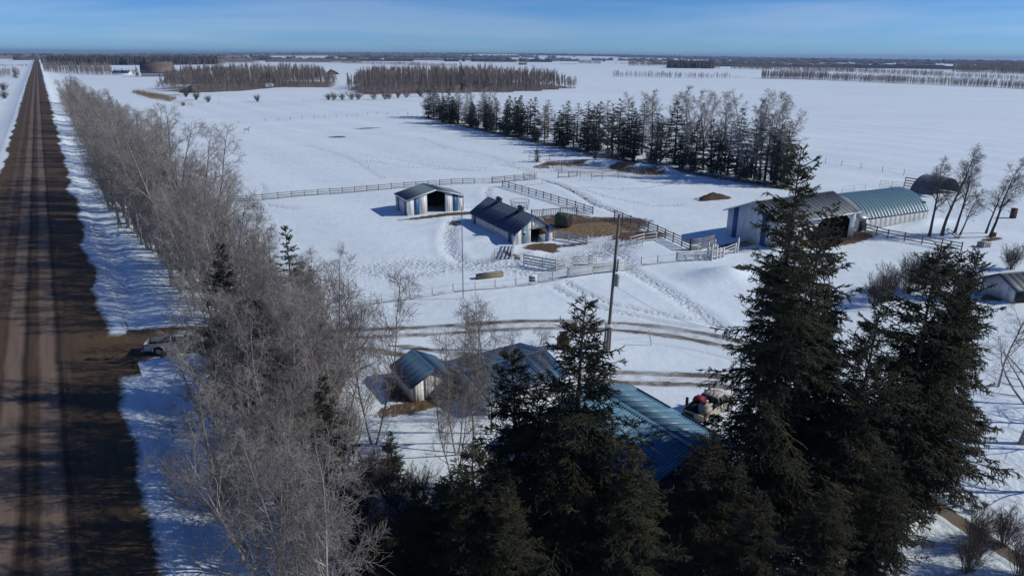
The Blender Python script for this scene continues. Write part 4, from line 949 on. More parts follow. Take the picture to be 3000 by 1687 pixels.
gate('right far pipe panel by the round bale feeder', W((541, 306))[0], W((568, 309))[0], 1.6, 5)
fence('dark plank fence at the hay barn corner', W((2020, 737), (2052, 734), (2088, 722)), 1.7, 5, exact=True, sx=1.3)
# cattle chute: tall posts with cross boards
cp = G(2085, 766); ch = thing('cattle_chute', 'wooden cattle chute of tall whitewashed posts before the hay barn', 'chute', (cp[0], cp[1], gz1(cp[0], cp[1])))
cpts = [((2084, 766), 2.3), ((2098, 762), 2.0), ((2107, 758), 1.5), ((2118, 756), 1.5), ((2152, 742), 1.5), ((2160, 741), 2.2), ((2073, 752), 2.2), ((2090, 748), 2.2)]
for p, hh in cpts:
    w_ = G(*p); stand(ch, U_POSTW, 'post', (w_[0], w_[1], gz1(w_[0], w_[1]) - .2), hh + .2, 1.5, .4)
for i, j, zs_ in ((0, 1, (.4, .8, 1.2, 1.9)), (1, 3, (.4, .9, 1.3)), (3, 4, (.5, .9, 1.3)), (0, 6, (.5, 1.0, 2.1)), (6, 7, (.5, 1.0, 1.5)), (1, 7, (.5, 1.0, 1.9))):
    a, c = G(*cpts[i][0]), G(*cpts[j][0])
    for z in zs_: span(ch, U_RAILW, 'board', (a[0], a[1], gz1(a[0], a[1]) + z), (c[0], c[1], gz1(c[0], c[1]) + z + .05))
gate('light pipe panel right of the cattle chute', W((2163, 741))[0], W((2215, 737))[0], 1.3, 5)

# ------------------------------------------------------------------ poles, bales and small yard things
p = G(1778, 1027); z = gz1(p[0], p[1])
up = thing('utility_pole', 'tall leaning wooden utility pole with grey transformer beside the driveway', 'utility pole', (p[0], p[1], z)); HP = 13.1
def up_at(f, dx=0, dy=0): return (0.42 * f + dx, dy, HP * f - .2)
mb = MB().add(*tubes(np.array([[up_at(f) for f in (0, .3, .6, 1.0)]]), np.array([[.16, .148, .135, .11]]), 10)); mb.add([up_at(1.0)], []) if False else None
part('pole', mb, M_POLE, up, True)
part('transformer', MB().cyl(up_at(.50, .28, -.1), up_at(.575, .28, -.1), .24, .24, 12).cyl(up_at(.575, .28, -.1), up_at(.585, .28, -.1), .16, .1, 10), M_GALV, up, True)
part('cable_guard', MB().beam(up_at(.60, .22, -.12), up_at(.69, .26, -.12), .14, .12), M_POLE, up)
part('stub_brace', MB().cyl((-.28, -.05, -.2), (-.20, -.05, 2.6), .10, .09, 8).cyl((.24, .02, -.2), (.26, .02, 2.5), .10, .09, 8), M_POLE, up)
part('rope_coil', MB().cyl((0, -.02, 2.35), (0.02, -.02, 2.6), .33, .33, 10), M_TRIM, up)
part('insulator', MB().cyl(up_at(.80, .16), up_at(.82, .16), .06, .05, 6).cyl(up_at(.985, 0), up_at(1.0, 0), .05, .04, 6), M_TRIM, up)
a = np.array([p[0] + .5, p[1] - .1, z + HP * .48]); c = G(2085, 965); c = np.array([c[0], c[1], gz1(c[0], c[1]) + .2])
tt = np.linspace(0, 1, 12)[:, None]; pl = a * (1 - tt) + c * tt; pl[:, 2] -= 0.6 * np.sin(tt[:, 0] * pi)
tag(link('service_wire', MB().add(*tubes(pl[None], np.full((1, 12), .016), 4)).mesh('service_wire'), M_WIRE), 'thin wire sagging from the utility pole down to the snow', 'wire')
p = G(1357, 877); fp = thing('flagpole', 'slender bare flagpole standing in snow before the striped shed', 'pole', (p[0], p[1], gz1(p[0], p[1])))
part('mast', MB().cyl((0, 0, -.2), (0, 0, 10.4), .05, .035, 8), mat('pole_paint', (0.13, 0.15, 0.19), None, 1, .5), fp, True)
part('halyard', MB().cyl((.10, 0, 1.0), (.08, 0, 10.2), .006, .006, 4), M_WIRE, fp); part('finial', MB().cyl((0, 0, 10.4), (0, 0, 10.55), .06, .03, 6), M_GALV, fp)

def bale(name, label, px, py, rad, ln, rz, m, standing=True):
    p = G(px, py); r = thing(name, label, 'bale', (p[0], p[1], gz1(p[0], p[1])), rz); n = 18; rng = np.random.default_rng(px)
    V = []; an = np.arange(n) * 2 * pi / n
    for i, (y, s) in enumerate(((-ln / 2, .90), (-ln / 2 + .12, 1), (-ln / 6, 1.02), (ln / 6, 1.02), (ln / 2 - .12, 1), (ln / 2, .90))):
        rr = rad * s * (1 + rng.normal(0, .012, n)); V += [(q * cos(a), y, rad * .96 + max(-rad * .94, q * sin(a))) for q, a in zip(rr, an)]
    F = [[i * n + j, i * n + (j + 1) % n, (i + 1) * n + (j + 1) % n, (i + 1) * n + j] for i in range(5) for j in range(n)]
    part('wrapped_side', MB().add(V, F), m, r, True)
    mb = MB(); mb.add(V[:n], [list(range(n))]); mb.add(V[-n:], [list(range(n))[::-1]]); part('bale_end', mb, M_DARK if 'green' in label else M_GRASS, r)
    return r
bale('hay_bale', 'large round bale in dark green net wrap beside the stable', 1650, 664, 1.15, 2.3, radians(62), mat('green_net_wrap', (0.05, 0.075, 0.055), (0.10, 0.125, 0.08), 2, .6, .3, 12))
bale('round_bale', 'small far round straw bale in front of pipe panels', 537, 308, .95, 1.6, radians(20), M_GRASS)
# bale feeder ring behind the stable roof
p = G(1523, 614); fr_ = thing('bale_feeder', 'round pipe bale feeder ring behind the stable roof', 'feeder', (p[0], p[1], gz1(p[0], p[1])))
N = 20
for z, rr in ((.05, 1.45), (.75, 1.45), (1.5, 1.75)):
    an = np.linspace(0, 2 * pi, N + 1); part('ring', MB().add(*tubes(np.stack([rr * np.cos(an), rr * np.sin(an), 0 * an + z], -1)[None], np.full((1, N + 1), .035), 5)), M_PIPE, fr_)
for i in range(N):
    a = i * 2 * pi / N; part('bar', MB().cyl((1.45 * cos(a), 1.45 * sin(a), .05), (1.75 * cos(a + .15), 1.75 * sin(a + .15), 1.5), .022, .022, 5), M_PIPE, fr_)
# lumpy heaps
def heap(name, label, cat, px, py, rx, ry, h, m, seed, rough=.25):
    p = G(px, py); rng = np.random.default_rng(seed); n, k = 28, 9; V = []
    for i in range(k):
        f = i / (k - 1)
        for j in range(n):
            a = j * 2 * pi / n; rr = (1 - f) ** .75 * (1 + rough * sin(3 * a + seed) + rng.normal(0, rough * .3)); V.append((rx * rr * cos(a), ry * rr * sin(a), h * f ** .9 * (1 + rng.normal(0, .08)) - .12 * (i == 0)))
    F = [[i * n + j, i * n + (j + 1) % n, (i + 1) * n + (j + 1) % n, (i + 1) * n + j] for i in range(k - 1) for j in range(n)]
    o = link(name, MB().add(V, F).mesh(name), m, None, (p[0], p[1], gz1(p[0], p[1]))); o.rotation_euler.z = SITE
    return tag(o, label, cat)
M_MANURE = mat('manure', (0.055, 0.036, 0.026), (0.10, 0.06, 0.04), 1.6, .95, .6, 6)
heap('manure_pile', 'dark brown manure pile on the snow behind the hay barn', 'pile', 2088, 583, 3.4, 1.7, 1.15, M_MANURE, 3)
heap('brush_pile', 'dark brush pile at the foot of the left aspen grove', 'pile', 562, 272, 6.5, 3.0, 4.2, M_DTWIG, 5, .35)
heap('straw_heap', 'dark straw heap between the two aspen groves', 'pile', 971, 218, 9, 6, 6.0, mat('dark_straw', (0.06, 0.055, 0.04), None, .3, .95), 8)
heap('dirt_clod_pile', 'small heap of dark clods on the snow mound', 'pile', 2163, 812, .75, .5, .5, M_MANURE, 4, .4)
# ragged reddish stump by the driveway
p = G(1650, 1022); st = thing('tree_stump', 'reddish brown ragged stump standing by the driveway', 'stump', (p[0], p[1], gz1(p[0], p[1]) - .1)); rng = np.random.default_rng(2); n = 14
V = []
for z, rr in ((0, .66), (.4, .60), (.8, .62), (1.15, .50), (1.45, .36)):
    V += [(rr * (1 + rng.normal(0, .1)) * cos(j * 2 * pi / n), rr * .8 * (1 + rng.normal(0, .1)) * sin(j * 2 * pi / n), z + (rng.normal(0, .06) if z else 0)) for j in range(n)]
M_STUMP = mat('stump_wood', (0.16, 0.078, 0.052), (0.095, 0.052, 0.040), 2.5, .9, .4, 8)
mb = MB().add(V, [[i * n + j, i * n + (j + 1) % n, (i + 1) * n + (j + 1) % n, (i + 1) * n + j] for i in range(4) for j in range(n)]); mb.add(V[-n:], [list(range(n))]); part('base', mb, M_STUMP, st)
for k in range(9):
    a = k * .7; part('splinter', MB().cyl((.24 * cos(a), .2 * sin(a), 1.3), (.30 * cos(a) + .05, .28 * sin(a), 1.55 + .45 * rng.random()), .10, .03, 5), M_STUMP, st)
# feed trough, sign boards, marker stake
a, c = G(1397, 819), G(1472, 809); tr_ = thing('feed_trough', 'long wooden feed trough lying on snow by the driveway fence', 'trough', (a[0], a[1], gz1(a[0], a[1])), atan2(c[1] - a[1], c[0] - a[0])); Lt = hypot(c[0] - a[0], c[1] - a[1])
for nm, c_, d_ in (('side_board', (Lt / 2, -.32, .25), (Lt, .05, .5)), ('side_board', (Lt / 2, .32, .25), (Lt, .05, .5)), ('end_board', (.03, 0, .25), (.06, .6, .5)), ('end_board', (Lt - .03, 0, .25), (.06, .6, .5)), ('lid', (Lt / 2, 0, .52), (Lt + .1, .8, .05))): part(nm, MB().box(c_, d_), M_WOOD, tr_)
p = G(1561, 836); sg = thing('sign_board', 'small white sign with two green panels on the driveway fence', 'sign', (p[0], p[1] - .12, gz1(p[0], p[1])), .15)
part('backing', MB().box((0, 0, .85), (1.0, .03, .85)), M_TRIM, sg)
for z in (1.0, .65): part('green_panel', MB().box((-.1, -.03, z), (.75, .03, .22)), mat('sign_green', (0.045, 0.10, 0.075), None, 2, .6), sg)
p = G(1909, 1010); mk = thing('marker_stake', 'leaning thin yellow marker stake beside the driveway', 'stake', (p[0], p[1], gz1(p[0], p[1]))); part('rod', MB().cyl((0, 0, -.1), (-.35, 0, 1.5), .045, .045, 6), mat('yellow_rod', (0.55, 0.48, 0.06), None, 2, .5), mk); part('tip', MB().cyl((-.35, 0, 1.5), (-.38, 0, 1.62), .035, .035, 6), MATS['yellow_rod'], mk)
# crates and blocks near the right trees
def block(name, label, cat, px, py, d, m, rz=.3):
    p = G(px, py); r = thing(name, label, cat, (p[0], p[1], gz1(p[0], p[1]) - .05), rz)
    part('body', MB().box((0, 0, d[2] / 2), d), m, r)
    for k in range(4): part('slat', MB().box((-d[0] / 2 + d[0] * (k + .5) / 4, -d[1] / 2 - .02, d[2] / 2), (d[0] / 4 - .05, .03, d[2] * .9)), m, r)
    part('lid', MB().box((0, 0, d[2] + .03), (d[0] + .08, d[1] + .08, .06)), m, r); return r
block('crate', 'grey slatted crate on the snow right of the leaning trees', 'crate', 2881, 723, (1.5, 1.0, .7), M_FENCE)
block('stump_block', 'tall brown block post at the right edge of the field', 'post', 2966, 640, (.7, .7, 1.7), M_WOODR)
block('wood_block', 'small wooden block at the foot of the right leaning tree', 'block', 2909, 695, (.5, .5, .6), M_POST)
# collapsed plank near leaning trees
a, c = G(2776, 675), G(2815, 700); pk = thing('fallen_plank', 'fallen plank lying between the leaning trees', 'plank', (a[0], a[1], gz1(a[0], a[1]))); part('board', MB().beam((0, 0, .25), (c[0] - a[0], c[1] - a[1], .1), .2, .06), M_FENCE, pk); part('support', MB().box((0, 0, .1), (.2, .2, .2)), M_POST, pk)

# ------------------------------------------------------------------ vehicles
M_TYRE = mat('tyre', (0.022, 0.021, 0.020), None, 4, .9); M_RED = mat('red_plastic', (0.24, 0.02, 0.03), (0.17, 0.015, 0.03), 3, .5); M_BLK = mat('black_plastic', (0.016, 0.015, 0.016), (0.028, 0.024, 0.024), 3, .7)
def pickup(label, x, y, hd, paint):
    r = thing('pickup_truck', label, 'truck', (x, y, gz1(x, y) + .06), hd); wb = 3.0; hw = .88   # origin under rear axle
    def arch(cx, r_=.46, n=7): return [(cx + r_ * cos(pi - pi * i / n), .42 + r_ * sin(pi - pi * i / n)) for i in range(n + 1)]
    # side skin with wheel arches; front fender + hood + cab lower body
    for sd in (-1, 1):
        y0, y1 = sd * hw, sd * (hw - .06)
        part('bed_side', MB().prof([(-1.15, .5)] + [q for q in arch(0)] + [(1.05, .42), (1.05, 1.12), (-1.15, 1.12)], min(y0, y1), max(y0, y1)), paint, r)
        part('cab_side', MB().prof([(1.08, .40), (2.45, .40)] + arch(wb) + [(3.78, .46), (3.80, .90), (2.60, 1.05), (1.08, 1.08)], min(y0, y1), max(y0, y1)), paint, r)
        o = part('flare', MB().add(*tubes(np.array([[(q[0], sd * (hw + .02), q[1]) for q in arch(0, .5, 10)]]), np.full((1, 11), .05), 6)), paint, r)
        tl = part('tail_light', MB().box((-1.155, sd * (hw - .06), .92), (.08, .16, .38)), M_RED, r)
        mr = part('mirror', MB().box((2.45, sd * (hw + .14), 1.2), (.1, .2, .18)), M_BLK, r)
        for cx in (0, wb):
            w = part('wheel', MB().cyl((cx, sd * (hw - .24), .37), (cx, sd * (hw - .01), .37), .37, .37, 18), M_TYRE, r); part('rim', MB().cyl((cx, sd * (hw - .05), .37), (cx, sd * (hw + .004), .37), .22, .20, 12), M_GALV, w); part('hub', MB().cyl((cx, sd * hw, .37), (cx, sd * (hw + .03), .37), .07, .06, 8), M_DARK, w)
    part('bed_floor', MB().box((-.05, 0, .66), (2.15, 1.62, .06)), M_BLK, r); part('tailgate', MB().box((-1.17, 0, .83), (.07, 1.62, .56)), paint, r); part('bulkhead', MB().box((1.06, 0, .8), (.05, 1.7, .7)), paint, r)
    part('rear_bumper', MB().box((-1.32, 0, .50), (.16, 1.70, .18)), M_GALV, r); part('front_bumper', MB().box((3.86, 0, .52), (.16, 1.72, .24)), M_BLK, r)
    part('hood', MB().hexa([(2.55, -.80, .95), (3.78, -.76, .80), (3.78, .76, .80), (2.55, .80, .95), (2.55, -.82, 1.09), (3.76, -.74, .95), (3.76, .74, .95), (2.55, .82, 1.09)]), paint, r)
    part('grille', MB().box((3.81, 0, .74), (.06, 1.2, .22)), M_BLK, r)
    for sd in (-1, 1): part('headlight', MB().box((3.81, sd * .72, .78), (.06, .26, .2)), M_TRIM, r)
    part('roof', MB().hexa([(1.12, -.66, 1.60), (2.20, -.66, 1.62), (2.20, .66, 1.62), (1.12, .66, 1.60), (1.20, -.60, 1.68), (2.10, -.60, 1.70), (2.10, .60, 1.70), (1.20, .60, 1.68)]), paint, r)
    for yy_ in (-.45, -.15, .15, .45): part('roof_rib', MB().box((1.65, yy_, 1.705), (.85, .10, .025)), paint, r)
    part('windshield', MB().hexa([(2.18, -.66, 1.62), (2.20, -.66, 1.60), (2.78, -.76, 1.06), (2.74, -.76, 1.06), (2.18, .66, 1.62), (2.20, .66, 1.60), (2.78, .76, 1.06), (2.74, .76, 1.06)]), M_GLASS, r)
    part('rear_window', MB().hexa([(1.08, -.72, 1.10), (1.12, -.72, 1.10), (1.16, -.62, 1.58), (1.12, -.62, 1.58), (1.08, .72, 1.10), (1.12, .72, 1.10), (1.16, .62, 1.58), (1.12, .62, 1.58)]), M_GLASS, r)
    for sd in (-1, 1):
        part('side_window', MB().add([(1.2, sd * .82, 1.10), (2.62, sd * .82, 1.10), (2.16, sd * .665, 1.58), (1.2, sd * .665, 1.58), (1.2, sd * .78, 1.10), (2.62, sd * .78, 1.10), (2.16, sd * .63, 1.58), (1.2, sd * .63, 1.58)], MB.BF), M_GLASS, r)
        for x0, x1 in ((1.10, 1.14), (1.66, 1.66), (2.70, 2.18)): part('pillar', MB().beam((x0, sd * .835, 1.07), (x1, sd * .66, 1.62), .05, .07), paint, r)
    part('side_lettering', MB().box((-.82, -hw - .004, 1.0), (.36, .006, .06)), M_BLK, r)
    part('chassis', MB().box((1.35, 0, .45), (4.9, 1.35, .22)), M_BLK, r)
    return r
M_TAN = mat('tan_paint', (0.50, 0.46, 0.38), (0.42, 0.38, 0.31), 1.5, .35, rand=.02); M_SILV = mat('silver_green_paint', (0.36, 0.40, 0.38), (0.30, 0.32, 0.30), 1.5, .35)
TH = radians(47); tx_, ty_ = 14.25, 45.55; pickup('tan pickup truck with loaded bed parked by the blue garage roof', tx_, ty_, TH, M_TAN)
def onbed(x, y): return tx_ + cos(TH) * x - sin(TH) * y, ty_ + sin(TH) * x + cos(TH) * y
tz = gz1(tx_, ty_) + .06 + .69
bx_, by_ = onbed(-.35, -.42); bxr = thing('storage_box', 'beige storage box standing in the pickup bed', 'box', (bx_, by_, tz), TH)
M_BEIGE = mat('beige_box', (0.40, 0.38, 0.33), (0.34, 0.32, 0.28), 2, .6); part('body', MB().hexa([(-.5, -.38, 0), (.5, -.38, 0), (.5, .38, 0), (-.5, .38, 0), (-.42, -.33, .95), (.42, -.33, .95), (.42, .33, .95), (-.42, .33, .95)]), M_BEIGE, bxr); part('lid', MB().box((0, 0, .97), (.88, .7, .06)), M_BEIGE, bxr); part('latch', MB().box((0, -.40, .45), (.1, .03, .05)), M_BLK, bxr)
cx_, cy_ = onbed(-.35, -.40); jc = thing('red_canister', 'small red and white canister on top of the beige box', 'canister', (cx_, cy_, tz + 1.0), TH); part('can', MB().cyl((-.2, 0, .12), (.12, 0, .12), .12, .12, 10), M_RED, jc); part('cap', MB().cyl((.12, 0, .12), (.3, 0, .12), .11, .08, 10), M_TRIM, jc)
qx, qy = onbed(-.15, .38); atv = thing('atv', 'black covered quad with red front racked in the pickup bed', 'quad', (qx, qy, tz), TH)
part('seat_body', MB().hexa([(-1.2, -.42, 0), (.8, -.42, 0), (.8, .42, 0), (-1.2, .42, 0), (-.9, -.30, .62), (.6, -.34, .95), (.6, .34, .95), (-.9, .30, .62)]), M_BLK, atv)
part('hood', MB().hexa([(-.1, -.36, .85), (.8, -.36, .75), (.8, .36, .75), (-.1, .36, .85), (0, -.26, 1.15), (.7, -.26, 1.05), (.7, .26, 1.05), (0, .26, 1.15)]), M_RED, atv)
part('hand_guard', MB().cyl((-.95, .25, .6), (-1.0, .27, .85), .03, .03, 6).cyl((-1.03, .27, .82), (-1.0, .30, 1.42), .12, .11, 8), M_BLK, atv)
for sx_ in (-.75, .6):
    for sy_ in (-.36, .36): part('wheel', MB().cyl((sx_, sy_ - .1, .26), (sx_, sy_ + .1, .26), .27, .27, 12), M_TYRE, atv)
g = G(452, 1046); pickup('pale silver pickup entering the driveway, mostly hidden by bare twigs', g[0] + 0.2, g[1] + 1.0, radians(12), M_SILV)
# far camper trailer
p = G(790, 258); cm = thing('camper_trailer', 'small white camper trailer at the edge of the left aspen grove', 'trailer', (p[0], p[1], gz1(p[0], p[1])), .25)
part('body', MB().prof([(-3, .6), (3, .6), (3, 2.9), (2.0, 3.1), (-2.4, 3.1), (-3, 2.4)], -1.2, 1.2), M_TRIM, cm); part('window', MB().box((0, -1.22, 2.1), (1.4, .04, .6)), M_GLASS, cm); part('door', MB().box((1.8, -1.22, 1.6), (.7, .04, 1.8)), M_GALV, cm)
part('hitch', MB().beam((-3, 0, .6), (-4.2, 0, .55), .12, .12), M_BLK, cm)
for y in (-1.15, 1.15): part('wheel', MB().cyl((.3, y - .1, .38), (.3, y + .1, .38), .38, .38, 12), M_TYRE, cm)

# ------------------------------------------------------------------ the horse
p = G(724, 391); hr = thing('horse', 'brown and white pinto horse standing alone in the snowy pasture', 'horse', (p[0], p[1], gz1(p[0], p[1])), radians(12))
hm = bpy.data.meshes.new('body')
hv = [(-.62, 0, 1.28), (-.25, 0, 1.22), (.15, 0, 1.20), (.55, 0, 1.25), (.85, 0, 1.55), (1.05, 0, 1.85), (1.22, 0, 1.92), (1.42, 0, 1.72), (1.52, 0, 1.62),
      (.55, .17, .95), (.55, .18, .52), (.53, .18, .12), (.60, .18, .02), (.50, -.17, .95), (.50, -.18, .52), (.48, -.18, .12), (.55, -.18, .02),
      (-.62, .18, 1.0), (-.56, .19, .75), (-.78, .19, .50), (-.74, .19, .10), (-.67, .19, .02), (-.60, -.18, 1.0), (-.54, -.19, .75), (-.76, -.19, .50), (-.72, -.19, .10), (-.65, -.19, .02),
      (-.82, 0, 1.30), (-.95, 0, 1.05), (-.98, 0, .65), (1.16, .07, 2.06), (1.16, -.07, 2.06)]
he = [(0, 1), (1, 2), (2, 3), (3, 4), (4, 5), (5, 6), (6, 7), (7, 8), (3, 9), (9, 10), (10, 11), (11, 12), (3, 13), (13, 14), (14, 15), (15, 16), (0, 17), (17, 18), (18, 19), (19, 20), (20, 21), (0, 22), (22, 23), (23, 24), (24, 25), (25, 26), (0, 27), (27, 28), (28, 29), (6, 30), (6, 31)]
hrad = [.30, .31, .32, .31, .20, .14, .13, .09, .075, .12, .065, .05, .065, .12, .065, .05, .065, .16, .10, .06, .05, .065, .16, .10, .06, .05, .065, .06, .07, .03, .02, .02]
hm.from_pydata(hv, he, []); ho = link('body', hm, None, hr)
sk = ho.modifiers.new('skin', 'SKIN')
for i, rr in enumerate(hrad): hm.skin_vertices[0].data[i].radius = (rr, rr)
hm.skin_vertices[0].data[0].use_root = True
ss = ho.modifiers.new('smooth', 'SUBSURF'); ss.levels = 1; ss.render_levels = 1
mh, nt, pb = nmat('pinto_coat'); tcn = nt.nodes.new('ShaderNodeTexCoord')
nt.links.new(mixc(nt, ramp(nt, noise(nt, tcn.outputs['Object'], 1.6, 2), .46, .49), (0.055, 0.032, 0.022), (0.66, 0.63, 0.58)), pb.inputs['Base Color']); pb.inputs['Roughness'].default_value = .8
hm.materials.append(mh)

# ------------------------------------------------------------------ trees
import time as _t
_t0 = _t.time()
R_ = random.Random(11)
NEAR = [bare_tree(100 + i, 12.5, nl=16, ns=6, nt=5, nq=3, base=.16 + .05 * (i % 2), twr=.0085, stems=(1, 2, 1, 3)[i], limb=.40, spread_=(.45, .95)) for i in range(4)]
BELT = [bare_tree(200 + i, 13.0, nl=17, ns=7, nt=6, nq=1, base=.14, twr=.0095, stems=(2, 3, 1)[i], limb=.40, spread_=(.40, .92), r0=.21) for i in range(3)]
DARKT = [bare_tree(300 + i, 11.5, nl=15, ns=7, nt=6, nq=3, base=.30, twr=.0105, limb=.42, spread_=(.5, .95), lean=0.0, r0=.22) for i in range(3)]
ASPEN = [bare_tree(400 + i, 15.0, nl=26, ns=6, nt=4, base=.30, twr=.034, limb=.23, spread_=(.35, .75), r0=.14) for i in range(3)]
SAPL = [bare_tree(500 + i, 8.5, nl=18, ns=6, nt=5, nq=2, base=.2, twr=.007, limb=.30, spread_=(.4, .8), r0=.07, stems=(1, 2)[i]) for i in range(2)]
WINDB = [bare_tree(600 + i, 15.0, nl=22, ns=7, nt=6, nq=0, base=.15, twr=.018, limb=.34, spread_=(.35, .7), stems=(2, 1)[i]) for i in range(2)]
BUSH = [shrub(700 + i, 3.0, 26, 7, 4, .014, .55) for i in range(2)]
BRUSH = [shrub(720 + i, 3.2, 40, 9, 6, .008, .5) for i in range(2)]
FIR = [conifer(800 + i, 14.0, 2.7, z0=.5, step=.55, dens=5.0, hang=1, needles=3, nl=.16, nw=.085, wr=.055, per=6, ragged=.3) for i in range(2)]
PINE = [conifer(820 + i, 13.0, 2.4, z0=2.0, step=.75, dens=4.5, hang=1, needles=4, nl=.18, nw=.075, wr=.045, per=5, ragged=.45, power=.5, droop=.05) for i in range(2)]
BIGA = conifer(901, 22.0, 4.1, z0=1.2, step=.52, dens=6.8, hang=2, needles=7, nl=.115, nw=.038, wr=.032, per=6, ragged=.5, tops=4, power=.6, droop=-.28)
BIGB = conifer(902, 15.5, 4.2, z0=.4, step=.44, dens=8.0, hang=2, needles=6, nl=.11, nw=.038, wr=.032, per=6, ragged=.42, power=.80, droop=-.15)
BIGC = conifer(903, 15.0, 3.6, z0=.4, step=.44, dens=7.5, hang=2, needles=6, nl=.11, nw=.038, wr=.032, per=6, ragged=.40, power=.62, droop=-.15, tops=2)
BM, DM, AM, SM, SO, PM = (M_BARK, M_TWIG), (M_DBARK, M_DTWIG), (M_ABARK, M_ATWIG), (M_SBARK, M_SPRUCE), (M_SBARK, M_SPRUCEO), (M_SBARK, M_PINE)

def put(kind, meshes, mats, label, px, py, row=None, H0=1.0, h=None, group=None, cat='tree', rz=None, wide=1.0, **kw):
    g_ = G(px, py); hh = h if h is not None else height_for(g_[0], g_[1], row)
    return plant(kind, meshes, mats, label, cat, g_[0], g_[1], hh / H0, R_.random() * 6.28 if rz is None else rz, group, wide=wide / 1.0, **kw)
# foreground spruces
put('spruce_tree', BIGA, SO, 'tallest foreground spruce with several ragged tops, in front of the hay barn', 2195, 1560, 431, 22, rz=2.4, wide=1.0)
put('spruce_tree', BIGC, SO, 'ragged spruce just right of and below the tallest spruce', 2290, 1500, 660, 15, rz=1.0, wide=1.1)
put('spruce_tree', BIGB, SO, 'broad foreground spruce with bare leader, left of the blue garage roof', 1668, 1625, 858, 15.5, rz=0.5, wide=1.28)
put('spruce_tree', BIGC, SO, 'smaller spruce leaning against the left of the broad foreground spruce', 1512, 1590, 1015, 15, rz=2.0, wide=1.05)
put('spruce_tree', BIGC, SO, 'dense dark spruce left of centre among the right hand spruces', 2600, 1480, 715, 15, rz=3.0, wide=1.15)
put('spruce_tree', BIGB, SO, 'right hand spruce with kinked leaning top', 2665, 1450, 735, 15.5, rz=5.2, wide=.8)
put('spruce_tree', BIGC, SO, 'rightmost foreground spruce with thin open top', 2715, 1420, 735, 15, rz=.4, wide=.8)
put('spruce_tree', BIGB, SO, 'low spruce filling the gap right of the tallest spruce', 2440, 1560, 860, 15.5, rz=1.7)
put('spruce_tree', BIGC, SO, 'low spruce below the pickup truck', 2050, 1680, 1262, 15, rz=2.2, wide=1.4)
put('spruce_tree', BIGB, SO, 'stubby broken topped spruce at the bottom left of the spruces', 1295, 1690, 1385, 15.5, rz=1.1, wide=1.3)
put('spruce_tree', BIGC, SO, 'lowest spruce at the bottom edge under the bare saplings', 1130, 1760, 1510, 15, rz=.1, wide=1.5)
put('spruce_tree', BIGB, SO, 'low spruce at the bottom edge centre', 1480, 1790, 1420, 15.5, rz=.9, wide=1.4)
put('spruce_tree', FIR[0], SM, 'slim spruce rising from the bare roadside trees', 878, 1062, 662, 14, rz=.4, wide=1.15)
put('spruce_tree', FIR[1], SM, 'second slimmer spruce among the bare roadside trees', 930, 1075, 780, 14, rz=1.4)
put('spruce_tree', FIR[0], SO, 'small olive spruce behind the garden shed saplings', 1150, 1400, 1260, 14, rz=3.1, wide=1.7)
for px, py, row, k, w_, lab in ((1840, 1740, 1330, 0, 1.5, 'low spruce at the bottom edge below the garage'), (2190, 1800, 1440, 0, 1.4, 'low spruce at the bottom edge under the tallest spruce'), (2370, 1790, 1430, 1, 1.4, 'dark low spruce at the bottom edge right of the tallest spruce'), (2540, 1720, 1330, 0, 1.2, 'low spruce at the bottom edge left of the garden path'), (1400, 1720, 1290, 1, 1.5, 'dark spruce filling the lower left of the central spruces'), (1240, 1700, 1420, 0, 1.5, 'dark bushy spruce left of the central spruces'), (2330, 1480, 900, 0, .9, 'dense spruce squeezed between the tallest and right hand spruces')):
    put('spruce_tree', (BIGB, BIGC)[k], SO, lab, px, py, row, (15.5, 15)[k], wide=w_)
for al, ac, hh, lab in ((52, 8.5, 13.0, 'olive spruce half buried in the bare foreground poplars, farther one'), (42, 9.0, 11.5, 'olive spruce half buried in the bare foreground poplars, middle one'), (33, 9.5, 10.0, 'olive spruce half buried in the bare foreground poplars, nearest one')):
    x, y = RD(al, ac); plant('spruce_tree', BIGB, SO, lab, 'tree', x, y, hh / 15.5, al, wide=.9)
for px, py, hh in ((1090, 1420, 2.6), (1150, 1480, 3.0), (1060, 1540, 3.0), (1190, 1560, 2.8), (1230, 1470, 2.4), (1110, 1620, 3.0), (1330, 1500, 2.4), (1020, 1660, 3.0)):
    put('bush', BRUSH[R_.randrange(2)], DM, 'dark leafless bush in the gap between poplars and spruces', px, py, None, 3.2, h=hh, group='bushes between poplars and spruces', cat='shrub', names=('stem', 'twigs'), wide=1.2)
# bare foreground trees
fg_lab = 'bare grey poplar crowded in the foreground stand beside the road'; fg_grp = 'bare poplars in the foreground stand'
fgpos = []
for i in range(58):
    for _ in range(40):
        al = R_.uniform(22, 60); ac = R_.uniform(4.8, 15.0) if i % 3 else R_.uniform(4.6, 8.0)
        x, y = RD(al, ac); bx0, by0 = PJ(x, y, 0); tx0, ty0 = PJ(x, y, 8)
        if (al > 43 and ac < 7.2) or (al > 49 and ac < 9) or (al > 55 and ac < 11): continue
        if bx0 > 1010 or tx0 > 1000: continue
        if all(hypot(al - a2, ac - c2) > 1.75 for a2, c2 in fgpos): break
    else: continue
    fgpos.append((al, ac)); k = R_.randrange(4)
    plant('poplar_tree', NEAR[k], BM, fg_lab, 'tree', x, y, R_.uniform(.72, 1.08) * (0.86 if al < 38 else 1), R_.random() * 6.28, fg_grp, tilt=(R_.uniform(-.06, .06), R_.uniform(-.09, .03)))
